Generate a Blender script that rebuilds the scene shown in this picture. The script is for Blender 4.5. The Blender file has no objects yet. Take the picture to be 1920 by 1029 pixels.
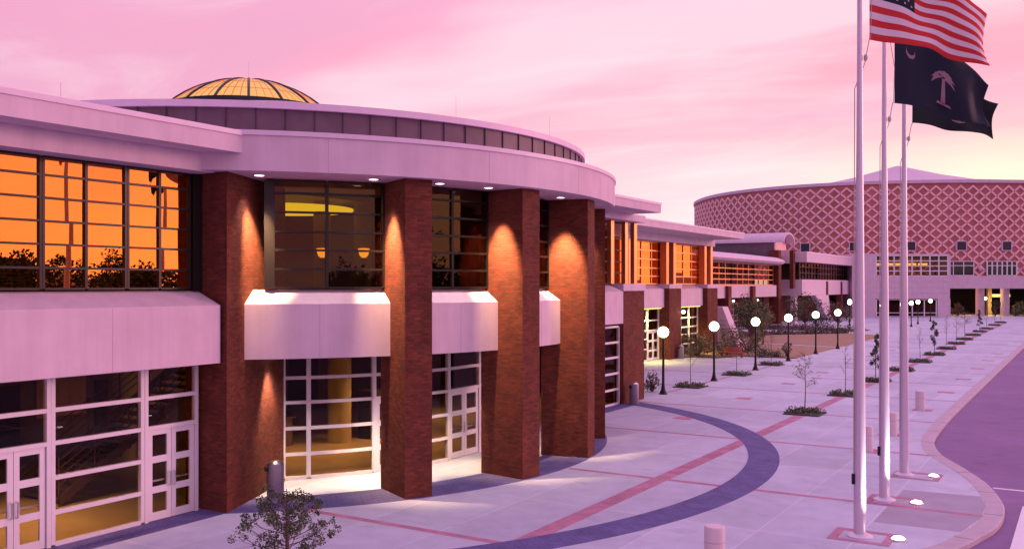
import bpy, bmesh, math, random
from math import sin, cos, pi, radians, sqrt, hypot, atan2, exp
from mathutils import Vector

# ------------------------------------------------------------------ camera
S = bpy.context.scene
COL = S.collection
cd = bpy.data.cameras.new("camera")
cam = bpy.data.objects.new("camera", cd)
COL.objects.link(cam)
cam.location = (0, 0, 6.0)
cam.rotation_euler = (radians(90), 0, radians(31.58))
cd.sensor_width = 36
cd.lens = 36 * 1757 / 1920
cd.shift_y = 20.5 / 1920
cd.clip_start = 0.1
cd.clip_end = 5000
S.camera = cam
S.view_settings.view_transform = 'Standard'
S.view_settings.look = 'None'
S.view_settings.exposure = 0
S.view_settings.gamma = 1
S.view_settings.use_curve_mapping = False
S.cycles.max_bounces = 6
S.cycles.transparent_max_bounces = 16
S.cycles.sample_clamp_indirect = 4
S.cycles.caustics_reflective = False
S.cycles.caustics_refractive = False

# ------------------------------------------------------------------ dusk sky
SUN_AZ = (0.68, 0.733)          # direction of the afterglow, right of the frame
W = bpy.data.worlds.new("World")
S.world = W
W.use_nodes = True
nt = W.node_tree
nt.nodes.clear()


def N(t, typ, **kw):
    n = t.nodes.new(typ)
    for k, v in kw.items():
        if k == 'inp':
            for a, b in v.items():
                n.inputs[a].default_value = b
        else:
            setattr(n, k, v)
    return n


def wmath(op, a, b=None, clamp=False):
    n = N(nt, 'ShaderNodeMath', operation=op, use_clamp=clamp)
    for i, v in enumerate((a, b)):
        if v is None:
            continue
        if isinstance(v, (int, float)):
            n.inputs[i].default_value = v
        else:
            nt.links.new(v, n.inputs[i])
    return n.outputs[0]


def wmix(fac, a, b, mode='MIX'):
    n = N(nt, 'ShaderNodeMix', data_type='RGBA', blend_type=mode)
    n.clamp_result = False
    for i, v in ((0, fac), (6, a), (7, b)):
        if isinstance(v, (int, float)):
            n.inputs[i].default_value = v
        elif isinstance(v, tuple):
            n.inputs[i].default_value = v + (1,)
        else:
            nt.links.new(v, n.inputs[i])
    return n.outputs[2]


def wramp(fac, stops, interp='EASE'):
    n = N(nt, 'ShaderNodeValToRGB')
    n.color_ramp.interpolation = interp
    el = n.color_ramp.elements
    while len(el) < len(stops):
        el.new(0.5)
    for e, (p, c) in zip(el, stops):
        e.position = p
        e.color = tuple(c) + (1,) if len(c) == 3 else c
    nt.links.new(fac, n.inputs[0])
    return n.outputs[0]


tc = N(nt, 'ShaderNodeTexCoord')
sep = N(nt, 'ShaderNodeSeparateXYZ')
nt.links.new(tc.outputs['Generated'], sep.inputs[0])
dx, dy, dz = sep.outputs
dzp = wmath('MAXIMUM', dz, 0.0)
hl = wmath('SQRT', wmath('ADD', wmath('MULTIPLY', dx, dx), wmath('ADD', wmath('MULTIPLY', dy, dy), 1e-5)))
az = wmath('DIVIDE', wmath('ADD', wmath('MULTIPLY', dx, SUN_AZ[0]), wmath('MULTIPLY', dy, SUN_AZ[1])), hl)
# elevation gradient of the pink dusk
base = wramp(dzp, [(0.0, (1.02, 0.63, 0.70)), (0.10, (0.98, 0.51, 0.64)), (0.24, (0.95, 0.41, 0.57)),
                   (0.45, (0.86, 0.48, 0.82)), (1.0, (1.05, 0.74, 1.45))], 'LINEAR')
# darker, duller sky away from the afterglow
azn = wmath('ADD', wmath('MULTIPLY', az, 0.5), 0.5)
dull = wramp(azn, [(0.0, (0.12, 0.09, 0.16)), (0.20, (0.24, 0.18, 0.30)), (0.34, (0.88, 0.78, 0.93)), (0.42, (1.0, 0.96, 1.0)), (0.60, (1.03, 1.02, 1.0)), (1.0, (1.20, 1.0, 0.86))], 'LINEAR')
lowmask = wramp(dzp, [(0.45, (1, 1, 1)), (0.95, (0, 0, 0))])
base = wmix(lowmask, base, wmix(1.0, base, dull, 'MULTIPLY'))
# streaky clouds: direction projected on a flat cloud layer
dd = wmath('ADD', dzp, 0.10)
cmb = N(nt, 'ShaderNodeCombineXYZ')
nt.links.new(wmath('DIVIDE', dx, dd), cmb.inputs[0])
nt.links.new(wmath('DIVIDE', dy, dd), cmb.inputs[1])
mp = N(nt, 'ShaderNodeMapping', vector_type='POINT')
mp.inputs['Rotation'].default_value = (0, 0, radians(-24))
mp.inputs['Scale'].default_value = (0.42, 1.0, 1)
mp.inputs['Location'].default_value = (0.4, 5.2, 0)
nt.links.new(cmb.outputs[0], mp.inputs[0])
nz = N(nt, 'ShaderNodeTexNoise', inp={'Scale': 0.75, 'Detail': 5.0, 'Roughness': 0.5, 'Distortion': 0.35})
nt.links.new(mp.outputs[0], nz.inputs['Vector'])
nz2 = N(nt, 'ShaderNodeTexNoise', inp={'Scale': 1.7, 'Detail': 8.0, 'Roughness': 0.6, 'Distortion': 0.9})
nt.links.new(mp.outputs[0], nz2.inputs['Vector'])
lit = wramp(nz.outputs[0], [(0.48, (0, 0, 0)), (0.62, (1, 1, 1))])
drk = wramp(nz.outputs[0], [(0.36, (1, 1, 1)), (0.50, (0, 0, 0))])
wisp = wramp(nz2.outputs[0], [(0.46, (0, 0, 0)), (0.68, (1, 1, 1))])
sky = wmix(wmath('MULTIPLY', lit, 0.66), base, (1.03, 0.79, 0.86))
sky = wmix(wmath('MULTIPLY', drk, 0.72), sky, (0.84, 0.40, 0.59))
sky = wmix(wmath('MULTIPLY', wisp, 0.24), sky, (1.05, 0.86, 0.90))
# afterglow along the horizon
gl = wmath('MULTIPLY', wramp(dzp, [(0.0, (1, 1, 1)), (0.07, (0.95, 0.95, 0.95)), (0.11, (0.68, 0.68, 0.68)), (0.15, (0.2, 0.2, 0.2)), (0.21, (0, 0, 0))], 'LINEAR'),
           wramp(azn, [(0.56, (0, 0, 0)), (0.72, (0.8, 0.8, 0.8)), (0.84, (1, 1, 1))], 'LINEAR'), True)
gl = wmath('MULTIPLY', gl, wramp(nz2.outputs[0], [(0.30, (1, 1, 1)), (0.62, (0.72, 0.72, 0.72))]))
sky = wmix(gl, sky, wramp(azn, [(0.62, (1.0, 0.86, 0.88)), (0.75, (1.2, 1.06, 0.98)), (0.84, (1.4, 1.30, 0.80)), (1.0, (1.9, 1.1, 0.55))], 'LINEAR'))
# a low Nishita sky adds its own falloff
ns = N(nt, 'ShaderNodeTexSky', sky_type='NISHITA', sun_disc=False)
ns.sun_elevation = radians(9)
ns.sun_rotation = atan2(SUN_AZ[0], SUN_AZ[1])
sky = wmix(1.0, sky, wmix(1.0, ns.outputs[0], (0.010, 0.008, 0.010), 'MULTIPLY'), 'ADD')
bg = N(nt, 'ShaderNodeBackground')
bg.inputs['Strength'].default_value = 1.03
nt.links.new(sky, bg.inputs[0])
wo = N(nt, 'ShaderNodeOutputWorld')
nt.links.new(bg.outputs[0], wo.inputs[0])

sl = bpy.data.lights.new("sun", 'SUN')
sl.energy = 1.45
sl.angle = radians(14)
sl.color = (1.0, 0.47, 0.50)
so = bpy.data.objects.new("sun", sl)
COL.objects.link(so)
so.rotation_euler = Vector((-SUN_AZ[0], -SUN_AZ[1], -math.tan(radians(9)))).to_track_quat('-Z', 'Y').to_euler()

# ------------------------------------------------------------------ helpers
ORG = {}


def tag(o, label=None, cat=None, group=None, kind=None):
    if label:
        o['label'] = label
    if cat:
        o['category'] = cat
    if group:
        o['group'] = group
    if kind:
        o['kind'] = kind
    return o


def thing(name, loc, label, cat, group=None, rz=0):
    o = bpy.data.objects.new(name, None)
    o.empty_display_size = 0.3
    COL.objects.link(o)
    o.location = loc
    o.rotation_euler = (0, 0, rz)
    ORG[o.name] = Vector(loc)
    return tag(o, label, cat, group)


def local(o):
    """a prototype built round its own origin"""
    ORG[o.name] = Vector((0, 0, 0))
    return o


class MB:
    def __init__(s):
        s.v = []
        s.f = []
        s.m = []
        s.sm = []

    def add(s, vs, fs, m=0, smooth=False):
        b = len(s.v)
        s.v += [tuple(p) for p in vs]
        for f in fs:
            s.f.append(tuple(b + i for i in f))
            s.m.append(m)
            s.sm.append(smooth)
        return s

    def box(s, x0, x1, y0, y1, z0, z1, m=0):
        return s.prism([(x0, y0), (x1, y0), (x1, y1), (x0, y1)], z0, z1, m)

    def prism(s, poly, z0, z1, m=0, smooth=False):
        a = sum(poly[i][0] * poly[(i + 1) % len(poly)][1] - poly[(i + 1) % len(poly)][0] * poly[i][1] for i in range(len(poly)))
        if a < 0:
            poly = poly[::-1]
        n = len(poly)
        vs = [(x, y, z0) for x, y in poly] + [(x, y, z1) for x, y in poly]
        s.add(vs, [tuple(range(n))[::-1], tuple(range(n, 2 * n))], m)
        b = len(s.v) - 2 * n
        for i in range(n):
            j = (i + 1) % n
            s.f.append((b + i, b + j, b + n + j, b + n + i))
            s.m.append(m)
            s.sm.append(smooth)
        return s

    def obox(s, p, d, a0, a1, n0, n1, z0, z1, m=0):
        """box along plan direction d from p; normal is d turned -90 deg"""
        dx, dy = d
        nx, ny = dy, -dx
        q = [(p[0] + dx * a + nx * n, p[1] + dy * a + ny * n) for a, n in ((a0, n0), (a1, n0), (a1, n1), (a0, n1))]
        return s.prism(q, z0, z1, m)

    def ring(s, c, r0, r1, a0, a1, z0, z1, n, m=0, full=False, smooth=True):
        vs = []
        for i in range(n + 1):
            a = radians(a0 + (a1 - a0) * i / n)
            for r, z in ((r0, z0), (r1, z0), (r1, z1), (r0, z1)):
                vs.append((c[0] + r * cos(a), c[1] + r * sin(a), z))
        b = len(s.v)
        s.v += vs
        for i in range(n):
            for k in range(4):
                q = (b + 4 * i + k, b + 4 * i + (k + 1) % 4, b + 4 * i + 4 + (k + 1) % 4, b + 4 * i + 4 + k)
                s.f.append(q[::-1])
                s.m.append(m)
                s.sm.append(smooth and k in (1, 3))
        if not full:
            s.f.append((b, b + 1, b + 2, b + 3)); s.m.append(m); s.sm.append(False)
            e = b + 4 * n
            s.f.append((e + 3, e + 2, e + 1, e)); s.m.append(m); s.sm.append(False)
        return s

    def lathe(s, c, prof, n=24, m=0, smooth=True):
        """prof: (r, z) from bottom to top, about a vertical axis at c=(x,y,z)"""
        b = len(s.v)
        for r, z in prof:
            for i in range(n):
                a = 2 * pi * i / n
                s.v.append((c[0] + r * cos(a), c[1] + r * sin(a), c[2] + z))
        for j in range(len(prof) - 1):
            for i in range(n):
                k = (i + 1) % n
                s.f.append((b + j * n + i, b + j * n + k, b + (j + 1) * n + k, b + (j + 1) * n + i))
                s.m.append(m)
                s.sm.append(smooth)
        if prof[0][0] > 1e-4:
            s.f.append(tuple(b + i for i in range(n))[::-1]); s.m.append(m); s.sm.append(False)
        if prof[-1][0] > 1e-4:
            e = b + (len(prof) - 1) * n
            s.f.append(tuple(e + i for i in range(n))); s.m.append(m); s.sm.append(False)
        return s

    def tube(s, pts, rad, n=6, m=0, cap=True):
        pts = [Vector(p) for p in pts]
        if isinstance(rad, (int, float)):
            rad = [rad] * len(pts)
        b = len(s.v)
        up = Vector((0.31, 0.17, 0.93))
        for i, p in enumerate(pts):
            t = (pts[min(i + 1, len(pts) - 1)] - pts[max(i - 1, 0)])
            if t.length < 1e-6:
                t = Vector((0, 0, 1))
            t.normalize()
            u = t.cross(up)
            if u.length < 1e-3:
                u = t.cross(Vector((1, 0, 0)))
            u.normalize()
            w = t.cross(u)
            for k in range(n):
                a = 2 * pi * k / n
                s.v.append(tuple(p + (u * cos(a) + w * sin(a)) * rad[i]))
        for i in range(len(pts) - 1):
            for k in range(n):
                j = (k + 1) % n
                s.f.append((b + i * n + k, b + i * n + j, b + (i + 1) * n + j, b + (i + 1) * n + k))
                s.m.append(m)
                s.sm.append(True)
        if cap:
            s.f.append(tuple(b + k for k in range(n))[::-1]); s.m.append(m); s.sm.append(False)
            e = b + (len(pts) - 1) * n
            s.f.append(tuple(e + k for k in range(n))); s.m.append(m); s.sm.append(False)
        return s

    def sweep_y(s, prof, y0, y1, m=0):
        """closed (x,z) profile extruded along y"""
        n = len(prof)
        vs = [(x, y0, z) for x, z in prof] + [(x, y1, z) for x, z in prof]
        fs = [tuple(range(n)), tuple(range(n, 2 * n))[::-1]]
        for i in range(n):
            j = (i + 1) % n
            fs.append((i, n + i, n + j, j))
        return s.add(vs, fs, m)

    def ball(s, c, r, n=16, k=10, m=0, sz=1.0):
        prof = []
        for i in range(k + 1):
            a = -pi / 2 + pi * i / k
            prof.append((max(r * cos(a), 1e-5), r * sz * sin(a)))
        return s.lathe(c, prof, n, m)

    def leaves(s, rng, centers, rad, count, size, m=0, flat=0.0, mats=None):
        for i in range(count):
            c = rng.choice(centers)
            while True:
                p = Vector((rng.uniform(-1, 1), rng.uniform(-1, 1), rng.uniform(-1, 1)))
                if p.length < 1:
                    break
            r = rad if isinstance(rad, (int, float)) else rad[centers.index(c)]
            p = Vector(c) + p * r
            u = Vector((rng.gauss(0, 1), rng.gauss(0, 1), rng.gauss(0, 1))).normalized()
            w = u.cross(Vector((rng.gauss(0, 1), rng.gauss(0, 1), rng.gauss(0, 1)))).normalized()
            l = size * rng.uniform(0.6, 1.3)
            q = [p - u * l * 0.5, p + w * l * 0.26, p + u * l * 0.5, p - w * l * 0.26]
            s.add(q, [(0, 1, 2, 3)], rng.choice(mats) if mats else m)
        return s

    def build(s, name, mats, parent=None, recalc=False):
        org = Vector((0, 0, 0))
        if parent is not None:
            org = ORG[parent.name]
        me = bpy.data.meshes.new(name)
        me.from_pydata([(x - org.x, y - org.y, z - org.z) for x, y, z in s.v], [], s.f)
        if not isinstance(mats, (list, tuple)):
            mats = [mats]
        for m in mats:
            me.materials.append(m)
        me.polygons.foreach_set('material_index', s.m)
        me.polygons.foreach_set('use_smooth', s.sm)
        if recalc:
            bm = bmesh.new(); bm.from_mesh(me)
            bmesh.ops.recalc_face_normals(bm, faces=bm.faces)
            bm.to_mesh(me); bm.free()
        if any(s.sm):
            me.set_sharp_from_angle(angle=radians(40))
        uv = me.uv_layers.new(name="uv")
        for p in me.polygons:
            nx, ny, nzv = p.normal
            h = hypot(nx, ny)
            if abs(nzv) < 0.7 and h > 1e-6:
                tx, ty = -ny / h, nx / h
                for li in p.loop_indices:
                    vx, vy, vz = s.v[me.loops[li].vertex_index]
                    uv.data[li].uv = (vx * tx + vy * ty, vz)
            else:
                for li in p.loop_indices:
                    vx, vy, vz = s.v[me.loops[li].vertex_index]
                    uv.data[li].uv = (vx, vy)
        me.update()
        o = bpy.data.objects.new(name, me)
        COL.objects.link(o)
        if parent is not None:
            o.parent = parent
            ORG[o.name] = org
        return o


def copy_tree(o, parent=None):
    c = o.copy()
    COL.objects.link(c)
    c.parent = parent
    for ch in list(o.children):
        copy_tree(ch, c)
    return c


# ------------------------------------------------------------------ materials
def mat(name, color, rough=0.8, metal=0.0, noise=0.0, nscale=3.0, bump=0.0, spec=0.4, detail=4.0):
    m = bpy.data.materials.new(name)
    m.use_nodes = True
    t = m.node_tree
    b = t.nodes['Principled BSDF']
    b.inputs['Base Color'].default_value = tuple(color) + (1,)
    b.inputs['Roughness'].default_value = rough
    b.inputs['Metallic'].default_value = metal
    b.inputs['Specular IOR Level'].default_value = spec
    if noise or bump:
        tcn = N(t, 'ShaderNodeTexCoord')
        n = N(t, 'ShaderNodeTexNoise', inp={'Scale': nscale, 'Detail': detail, 'Roughness': 0.6})
        t.links.new(tcn.outputs['Object'], n.inputs['Vector'])
        if noise:
            r = N(t, 'ShaderNodeValToRGB')
            e = r.color_ramp.elements
            e[0].position, e[1].position = 0.3, 0.7
            e[0].color = tuple(max(0, c * (1 - noise)) for c in color) + (1,)
            e[1].color = tuple(c * (1 + noise * 0.7) for c in color) + (1,)
            t.links.new(n.outputs[0], r.inputs[0])
            t.links.new(r.outputs[0], b.inputs['Base Color'])
        if bump:
            bp = N(t, 'ShaderNodeBump', inp={'Strength': bump, 'Distance': 0.02})
            t.links.new(n.outputs[0], bp.inputs['Height'])
            t.links.new(bp.outputs[0], b.inputs['Normal'])
    return m


def emit(name, color, strength):
    m = bpy.data.materials.new(name)
    m.use_nodes = True
    t = m.node_tree
    t.nodes.clear()
    e = N(t, 'ShaderNodeEmission', inp={'Strength': strength})
    e.inputs[0].default_value = tuple(color) + (1,)
    o = N(t, 'ShaderNodeOutputMaterial')
    t.links.new(e.outputs[0], o.inputs[0])
    return m


def glass(name, refl, tint, trans, rmin, rough=0.0, wav=0.0):
    """glazing: clear/tinted transmission plus a tinted mirror coat growing to grazing angles"""
    m = bpy.data.materials.new(name)
    m.use_nodes = True
    t = m.node_tree
    t.nodes.clear()
    g = N(t, 'ShaderNodeBsdfGlossy', inp={'Roughness': rough})
    g.inputs[0].default_value = tuple(tint) + (1,)
    tr = N(t, 'ShaderNodeBsdfTransparent')
    tr.inputs[0].default_value = tuple(trans) + (1,)
    lw = N(t, 'ShaderNodeLayerWeight', inp={'Blend': 0.35})
    mr = N(t, 'ShaderNodeMapRange', inp={'From Min': 0.0, 'From Max': 1.0, 'To Min': rmin, 'To Max': refl})
    t.links.new(lw.outputs['Fresnel'], mr.inputs[0])
    if wav:
        tcn = N(t, 'ShaderNodeTexCoord')
        n = N(t, 'ShaderNodeTexNoise', inp={'Scale': 0.9, 'Detail': 1.0})
        t.links.new(tcn.outputs['Object'], n.inputs['Vector'])
        bp = N(t, 'ShaderNodeBump', inp={'Strength': wav, 'Distance': 0.02})
        t.links.new(n.outputs[0], bp.inputs['Height'])
        t.links.new(bp.outputs[0], g.inputs['Normal'])
    mx = N(t, 'ShaderNodeMixShader')
    t.links.new(mr.outputs[0], mx.inputs[0])
    t.links.new(tr.outputs[0], mx.inputs[1])
    t.links.new(g.outputs[0], mx.inputs[2])
    o = N(t, 'ShaderNodeOutputMaterial')
    t.links.new(mx.outputs[0], o.inputs[0])
    return m


def brickmat(name, c1, c2, mortar, bw=0.21, bh=0.075, msize=0.010, rough=0.85, bump=0.5, rot=0):
    m = bpy.data.materials.new(name)
    m.use_nodes = True
    t = m.node_tree
    b = t.nodes['Principled BSDF']
    b.inputs['Roughness'].default_value = rough
    b.inputs['Specular IOR Level'].default_value = 0.25
    tcn = N(t, 'ShaderNodeTexCoord')
    br = N(t, 'ShaderNodeTexBrick', inp={'Scale': 1.0, 'Brick Width': bw, 'Row Height': bh, 'Mortar Size': msize, 'Mortar Smooth': 0.2, 'Bias': 0.0})
    br.inputs['Color1'].default_value = tuple(c1) + (1,)
    br.inputs['Color2'].default_value = tuple(c2) + (1,)
    br.inputs['Mortar'].default_value = tuple(mortar) + (1,)
    t.links.new(tcn.outputs['UV'], br.inputs['Vector'])
    n = N(t, 'ShaderNodeTexNoise', inp={'Scale': 1.3, 'Detail': 5.0, 'Roughness': 0.65})
    t.links.new(tcn.outputs['Object'], n.inputs['Vector'])
    r = N(t, 'ShaderNodeValToRGB')
    r.color_ramp.elements[0].position, r.color_ramp.elements[1].position = 0.3, 0.72
    r.color_ramp.elements[0].color = (0.72, 0.70, 0.72, 1)
    r.color_ramp.elements[1].color = (1.2, 1.2, 1.2, 1)
    t.links.new(n.outputs[0], r.inputs[0])
    mx = N(t, 'ShaderNodeMix', data_type='RGBA', blend_type='MULTIPLY')
    mx.inputs[0].default_value = 1
    t.links.new(br.outputs[0], mx.inputs[6])
    t.links.new(r.outputs[0], mx.inputs[7])
    t.links.new(mx.outputs[2], b.inputs['Base Color'])
    if bump:
        bp = N(t, 'ShaderNodeBump', inp={'Strength': bump, 'Distance': 0.01})
        bp.invert = True
        t.links.new(br.outputs['Fac'], bp.inputs['Height'])
        t.links.new(bp.outputs[0], b.inputs['Normal'])
    return m


def paving(name, color, joint, jx=2.2, jy=4.35, ox=0.0, oy=0.0, jw=0.03, noise=0.10):
    """broom-finished concrete with saw-cut joints, in ground coordinates"""
    m = bpy.data.materials.new(name)
    m.use_nodes = True
    t = m.node_tree
    b = t.nodes['Principled BSDF']
    b.inputs['Roughness'].default_value = 0.72
    b.inputs['Specular IOR Level'].default_value = 0.35
    tcn = N(t, 'ShaderNodeTexCoord')
    mp = N(t, 'ShaderNodeMapping')
    mp.inputs['Location'].default_value = (ox, oy, 0)
    t.links.new(tcn.outputs['UV'], mp.inputs[0])
    br = N(t, 'ShaderNodeTexBrick', offset=0.0, inp={'Scale': 1.0, 'Brick Width': jx, 'Row Height': jy, 'Mortar Size': jw / 2, 'Mortar Smooth': 0.0, 'Bias': 0.0})
    br.inputs['Color1'].default_value = tuple(color) + (1,)
    br.inputs['Color2'].default_value = tuple(c * 0.87 for c in color) + (1,)
    br.inputs['Mortar'].default_value = tuple(joint) + (1,)
    t.links.new(mp.outputs[0], br.inputs['Vector'])
    res = br.outputs[0]
    for sc, lo, hi, det in ((0.22, 0.84, 1.10, 8.0), (1.7, 0.90, 1.07, 9.0), (45.0, 0.88, 1.12, 2.0), (0.8, 1.0, 1.0, 7.0)):
        n = N(t, 'ShaderNodeTexNoise', inp={'Scale': sc, 'Detail': det, 'Roughness': 0.6})
        t.links.new(tcn.outputs['Object'], n.inputs['Vector'])
        r = N(t, 'ShaderNodeMapRange', inp={'From Min': 0.3, 'From Max': 0.7, 'To Min': lo, 'To Max': hi})
        if lo == hi:      # old spills and damp patches
            for k_, v_ in (('From Min', 0.62), ('From Max', 0.70), ('To Min', 1.0), ('To Max', 0.84)):
                r.inputs[k_].default_value = v_
        t.links.new(n.outputs[0], r.inputs[0])
        mx = N(t, 'ShaderNodeMix', data_type='RGBA', blend_type='MULTIPLY')
        mx.inputs[0].default_value = 1
        t.links.new(res, mx.inputs[6])
        t.links.new(r.outputs[0], mx.inputs[7])
        res = mx.outputs[2]
    t.links.new(res, b.inputs['Base Color'])
    n = N(t, 'ShaderNodeTexNoise', inp={'Scale': 60.0, 'Detail': 3.0})
    t.links.new(tcn.outputs['Object'], n.inputs['Vector'])
    bp = N(t, 'ShaderNodeBump', inp={'Strength': 0.15, 'Distance': 0.01})
    t.links.new(n.outputs[0], bp.inputs['Height'])
    t.links.new(bp.outputs[0], b.inputs['Normal'])
    return m


M = {}
M['stucco'] = mat('stucco', (0.69, 0.51, 0.62), 0.85, noise=0.07, nscale=1.1, bump=0.10)
t_ = M['stucco'].node_tree
b_ = t_.nodes['Principled BSDF']
src_ = b_.inputs['Base Color'].links[0].from_socket
tc_ = N(t_, 'ShaderNodeTexCoord')
mp_ = N(t_, 'ShaderNodeMapping')
mp_.inputs['Scale'].default_value = (2.6, 2.6, 0.16)
t_.links.new(tc_.outputs['Object'], mp_.inputs[0])
nz_ = N(t_, 'ShaderNodeTexNoise', inp={'Scale': 1.0, 'Detail': 6.0, 'Roughness': 0.65})
t_.links.new(mp_.outputs[0], nz_.inputs['Vector'])
mr_ = N(t_, 'ShaderNodeMapRange', inp={'From Min': 0.3, 'From Max': 0.62, 'To Min': 0.92, 'To Max': 1.02})
t_.links.new(nz_.outputs[0], mr_.inputs[0])
mx_ = N(t_, 'ShaderNodeMix', data_type='RGBA', blend_type='MULTIPLY')
mx_.inputs[0].default_value = 1
t_.links.new(src_, mx_.inputs[6])
t_.links.new(mr_.outputs[0], mx_.inputs[7])
t_.links.new(mx_.outputs[2], b_.inputs['Base Color'])
M['roof_metal'] = mat('roof_metal', (0.76, 0.58, 0.74), 0.5, noise=0.05)
M['brick'] = brickmat('brick', (0.215, 0.044, 0.025), (0.120, 0.026, 0.016), (0.10, 0.040, 0.032))
M['louvre'] = mat('louvre', (0.15, 0.085, 0.125), 0.55, noise=0.18, nscale=1.5)
M['bronze'] = mat('bronze_frame', (0.035, 0.026, 0.028), 0.35, 0.6)
M['bronze_lit'] = mat('lit_frame', (0.80, 0.30, 0.12), 0.35, 0.8)  # orange sunset light on the metal is put into its colour
M['white_frame'] = mat('white_frame', (0.78, 0.70, 0.76), 0.45, noise=0.04)
M['chrome'] = mat('steel', (0.75, 0.70, 0.74), 0.28, 1.0)
M['glass_bronze'] = glass('bronze_glass', 0.95, (1.0, 0.34, 0.10), (0.50, 0.33, 0.18), 0.64, 0.0, 0.05)
M['glass_dark'] = glass('smoked_glass', 0.80, (0.95, 0.45, 0.32), (0.62, 0.48, 0.34), 0.015)
M['glass_clear'] = glass('clear_glass', 0.50, (0.85, 0.72, 0.80), (0.88, 0.80, 0.66), 0.0)
M['concrete'] = paving('plaza_concrete', (0.555, 0.56, 0.68), (0.67, 0.65, 0.76), 2.2, 4.35, 11.3, -0.98)
M['asphalt'] = paving('asphalt', (0.25, 0.135, 0.30), (0.25, 0.135, 0.30), 900, 900, 450, 450, 0.0)
M['kerb'] = mat('kerb_concrete', (0.50, 0.40, 0.46), 0.8, noise=0.10, nscale=2)
M['red_band'] = brickmat('red_pavers', (0.53, 0.235, 0.34), (0.46, 0.20, 0.30), (0.44, 0.25, 0.32), 0.2, 0.1, 0.006, 0.8, 0.2)
M['purple'] = brickmat('dark_pavers', (0.135, 0.115, 0.30), (0.10, 0.09, 0.235), (0.19, 0.16, 0.34), 0.2, 0.1, 0.008, 0.75, 0.3)
M['new_concrete'] = mat('patched_concrete', (0.38, 0.33, 0.42), 0.8, noise=0.10, nscale=1.2)
M['paint'] = mat('road_paint', (0.8, 0.75, 0.8), 0.6, noise=0.08, nscale=8)
M['lawn'] = mat('dormant_grass', (0.36, 0.215, 0.14), 0.95, noise=0.22, nscale=1.2, bump=0.8, detail=10)
M['mulch'] = mat('mulch', (0.10, 0.05, 0.045), 0.95, noise=0.5, nscale=9, bump=0.8)
M['pole'] = mat('flagpole_aluminium', (0.72, 0.60, 0.72), 0.38, 0.35, noise=0.03)
M['black'] = mat('black_iron', (0.012, 0.012, 0.016), 0.4, 0.3)
M['globe'] = emit('lamp_globe', (1.0, 0.90, 0.62), 12.0)
M['lens'] = emit('light_lens', (1.0, 0.95, 0.85), 6.0)
M['uplens'] = emit('uplight_lens', (1.0, 0.98, 0.95), 14.0)
M['bark'] = mat('bark', (0.16, 0.085, 0.085), 0.9, noise=0.3, nscale=12)
M['leafA'] = mat('leaf_green', (0.105, 0.130, 0.060), 0.7, noise=0.3, nscale=4)
M['leafB'] = mat('leaf_dark', (0.038, 0.056, 0.036), 0.7, noise=0.3, nscale=4)
M['leafC'] = mat('leaf_olive', (0.200, 0.180, 0.085), 0.7, noise=0.3, nscale=4)
M['leafD'] = mat('leaf_russet', (0.22, 0.10, 0.085), 0.7, noise=0.3, nscale=4)
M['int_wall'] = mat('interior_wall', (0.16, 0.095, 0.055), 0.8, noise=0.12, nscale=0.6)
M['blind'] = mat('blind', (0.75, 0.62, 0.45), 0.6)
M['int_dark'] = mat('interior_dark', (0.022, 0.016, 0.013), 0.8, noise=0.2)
M['panel_lit_orange'] = mat('panel_lit_orange', (0.50, 0.24, 0.09), 0.5, noise=0.2, nscale=2)  # lit look of the lobby wall panels painted as plain orange
M['int_floor'] = mat('interior_floor', (0.46, 0.29, 0.14), 0.35, noise=0.16, nscale=0.8)
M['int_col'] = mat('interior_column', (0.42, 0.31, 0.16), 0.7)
M['int_col_dim'] = mat('interior_column_upper', (0.06, 0.042, 0.033), 0.7)  # darker column copy, dimness of the upper floor put into the colour
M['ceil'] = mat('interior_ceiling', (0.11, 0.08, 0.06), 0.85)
M['cove'] = emit('cove_glow', (1.0, 0.74, 0.02), 1.15)
M['sconce'] = emit('sconce_glow', (1.0, 0.40, 0.04), 1.5)
M['dome_glass'] = emit('dome_glow', (1.0, 0.50, 0.18), 1.0)
M['navy'] = mat('dome_rib', (0.02, 0.02, 0.035), 0.4, 0.4)
M['lattice'] = mat('lattice_precast', (0.90, 0.52, 0.55), 0.8, noise=0.06)
M['panel_red'] = mat('lattice_infill', (0.46, 0.155, 0.14), 0.85, noise=0.22, nscale=0.35)
M['yellow_lit'] = emit('lit_soffit', (1.0, 0.9, 0.22), 1.6)
M['flag_red'] = mat('flag_red', (0.62, 0.03, 0.035), 0.8)
M['flag_white'] = mat('flag_white', (0.80, 0.66, 0.72), 0.8)
M['flag_blue'] = mat('flag_navy', (0.009, 0.012, 0.030), 0.8)
M['flag_black'] = mat('flag_charcoal', (0.009, 0.014, 0.018), 0.8)
M['emblem'] = mat('flag_emblem', (0.30, 0.17, 0.22), 0.8)
M['rope'] = mat('rope', (0.55, 0.45, 0.45), 0.9)
M['bollard'] = mat('bollard_concrete', (0.70, 0.55, 0.60), 0.8, noise=0.06, nscale=6)
M['bin'] = mat('bin_metal', (0.24, 0.19, 0.27), 0.5, 0.2, noise=0.08)
M['red_seat'] = mat('red_paint', (0.36, 0.085, 0.075), 0.6)
M['wood'] = mat('dark_wood', (0.10, 0.05, 0.03), 0.5)


def spot(name, loc, target, energy, color, size=60, blend=0.6, radius=0.06):
    l = bpy.data.lights.new(name, 'SPOT')
    l.energy = energy
    l.color = color
    l.spot_size = radians(size)
    l.spot_blend = blend
    l.shadow_soft_size = radius
    o = bpy.data.objects.new(name, l)
    COL.objects.link(o)
    o.location = loc
    o.rotation_euler = (Vector(target) - Vector(loc)).to_track_quat('-Z', 'Y').to_euler()
    return o


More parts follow.
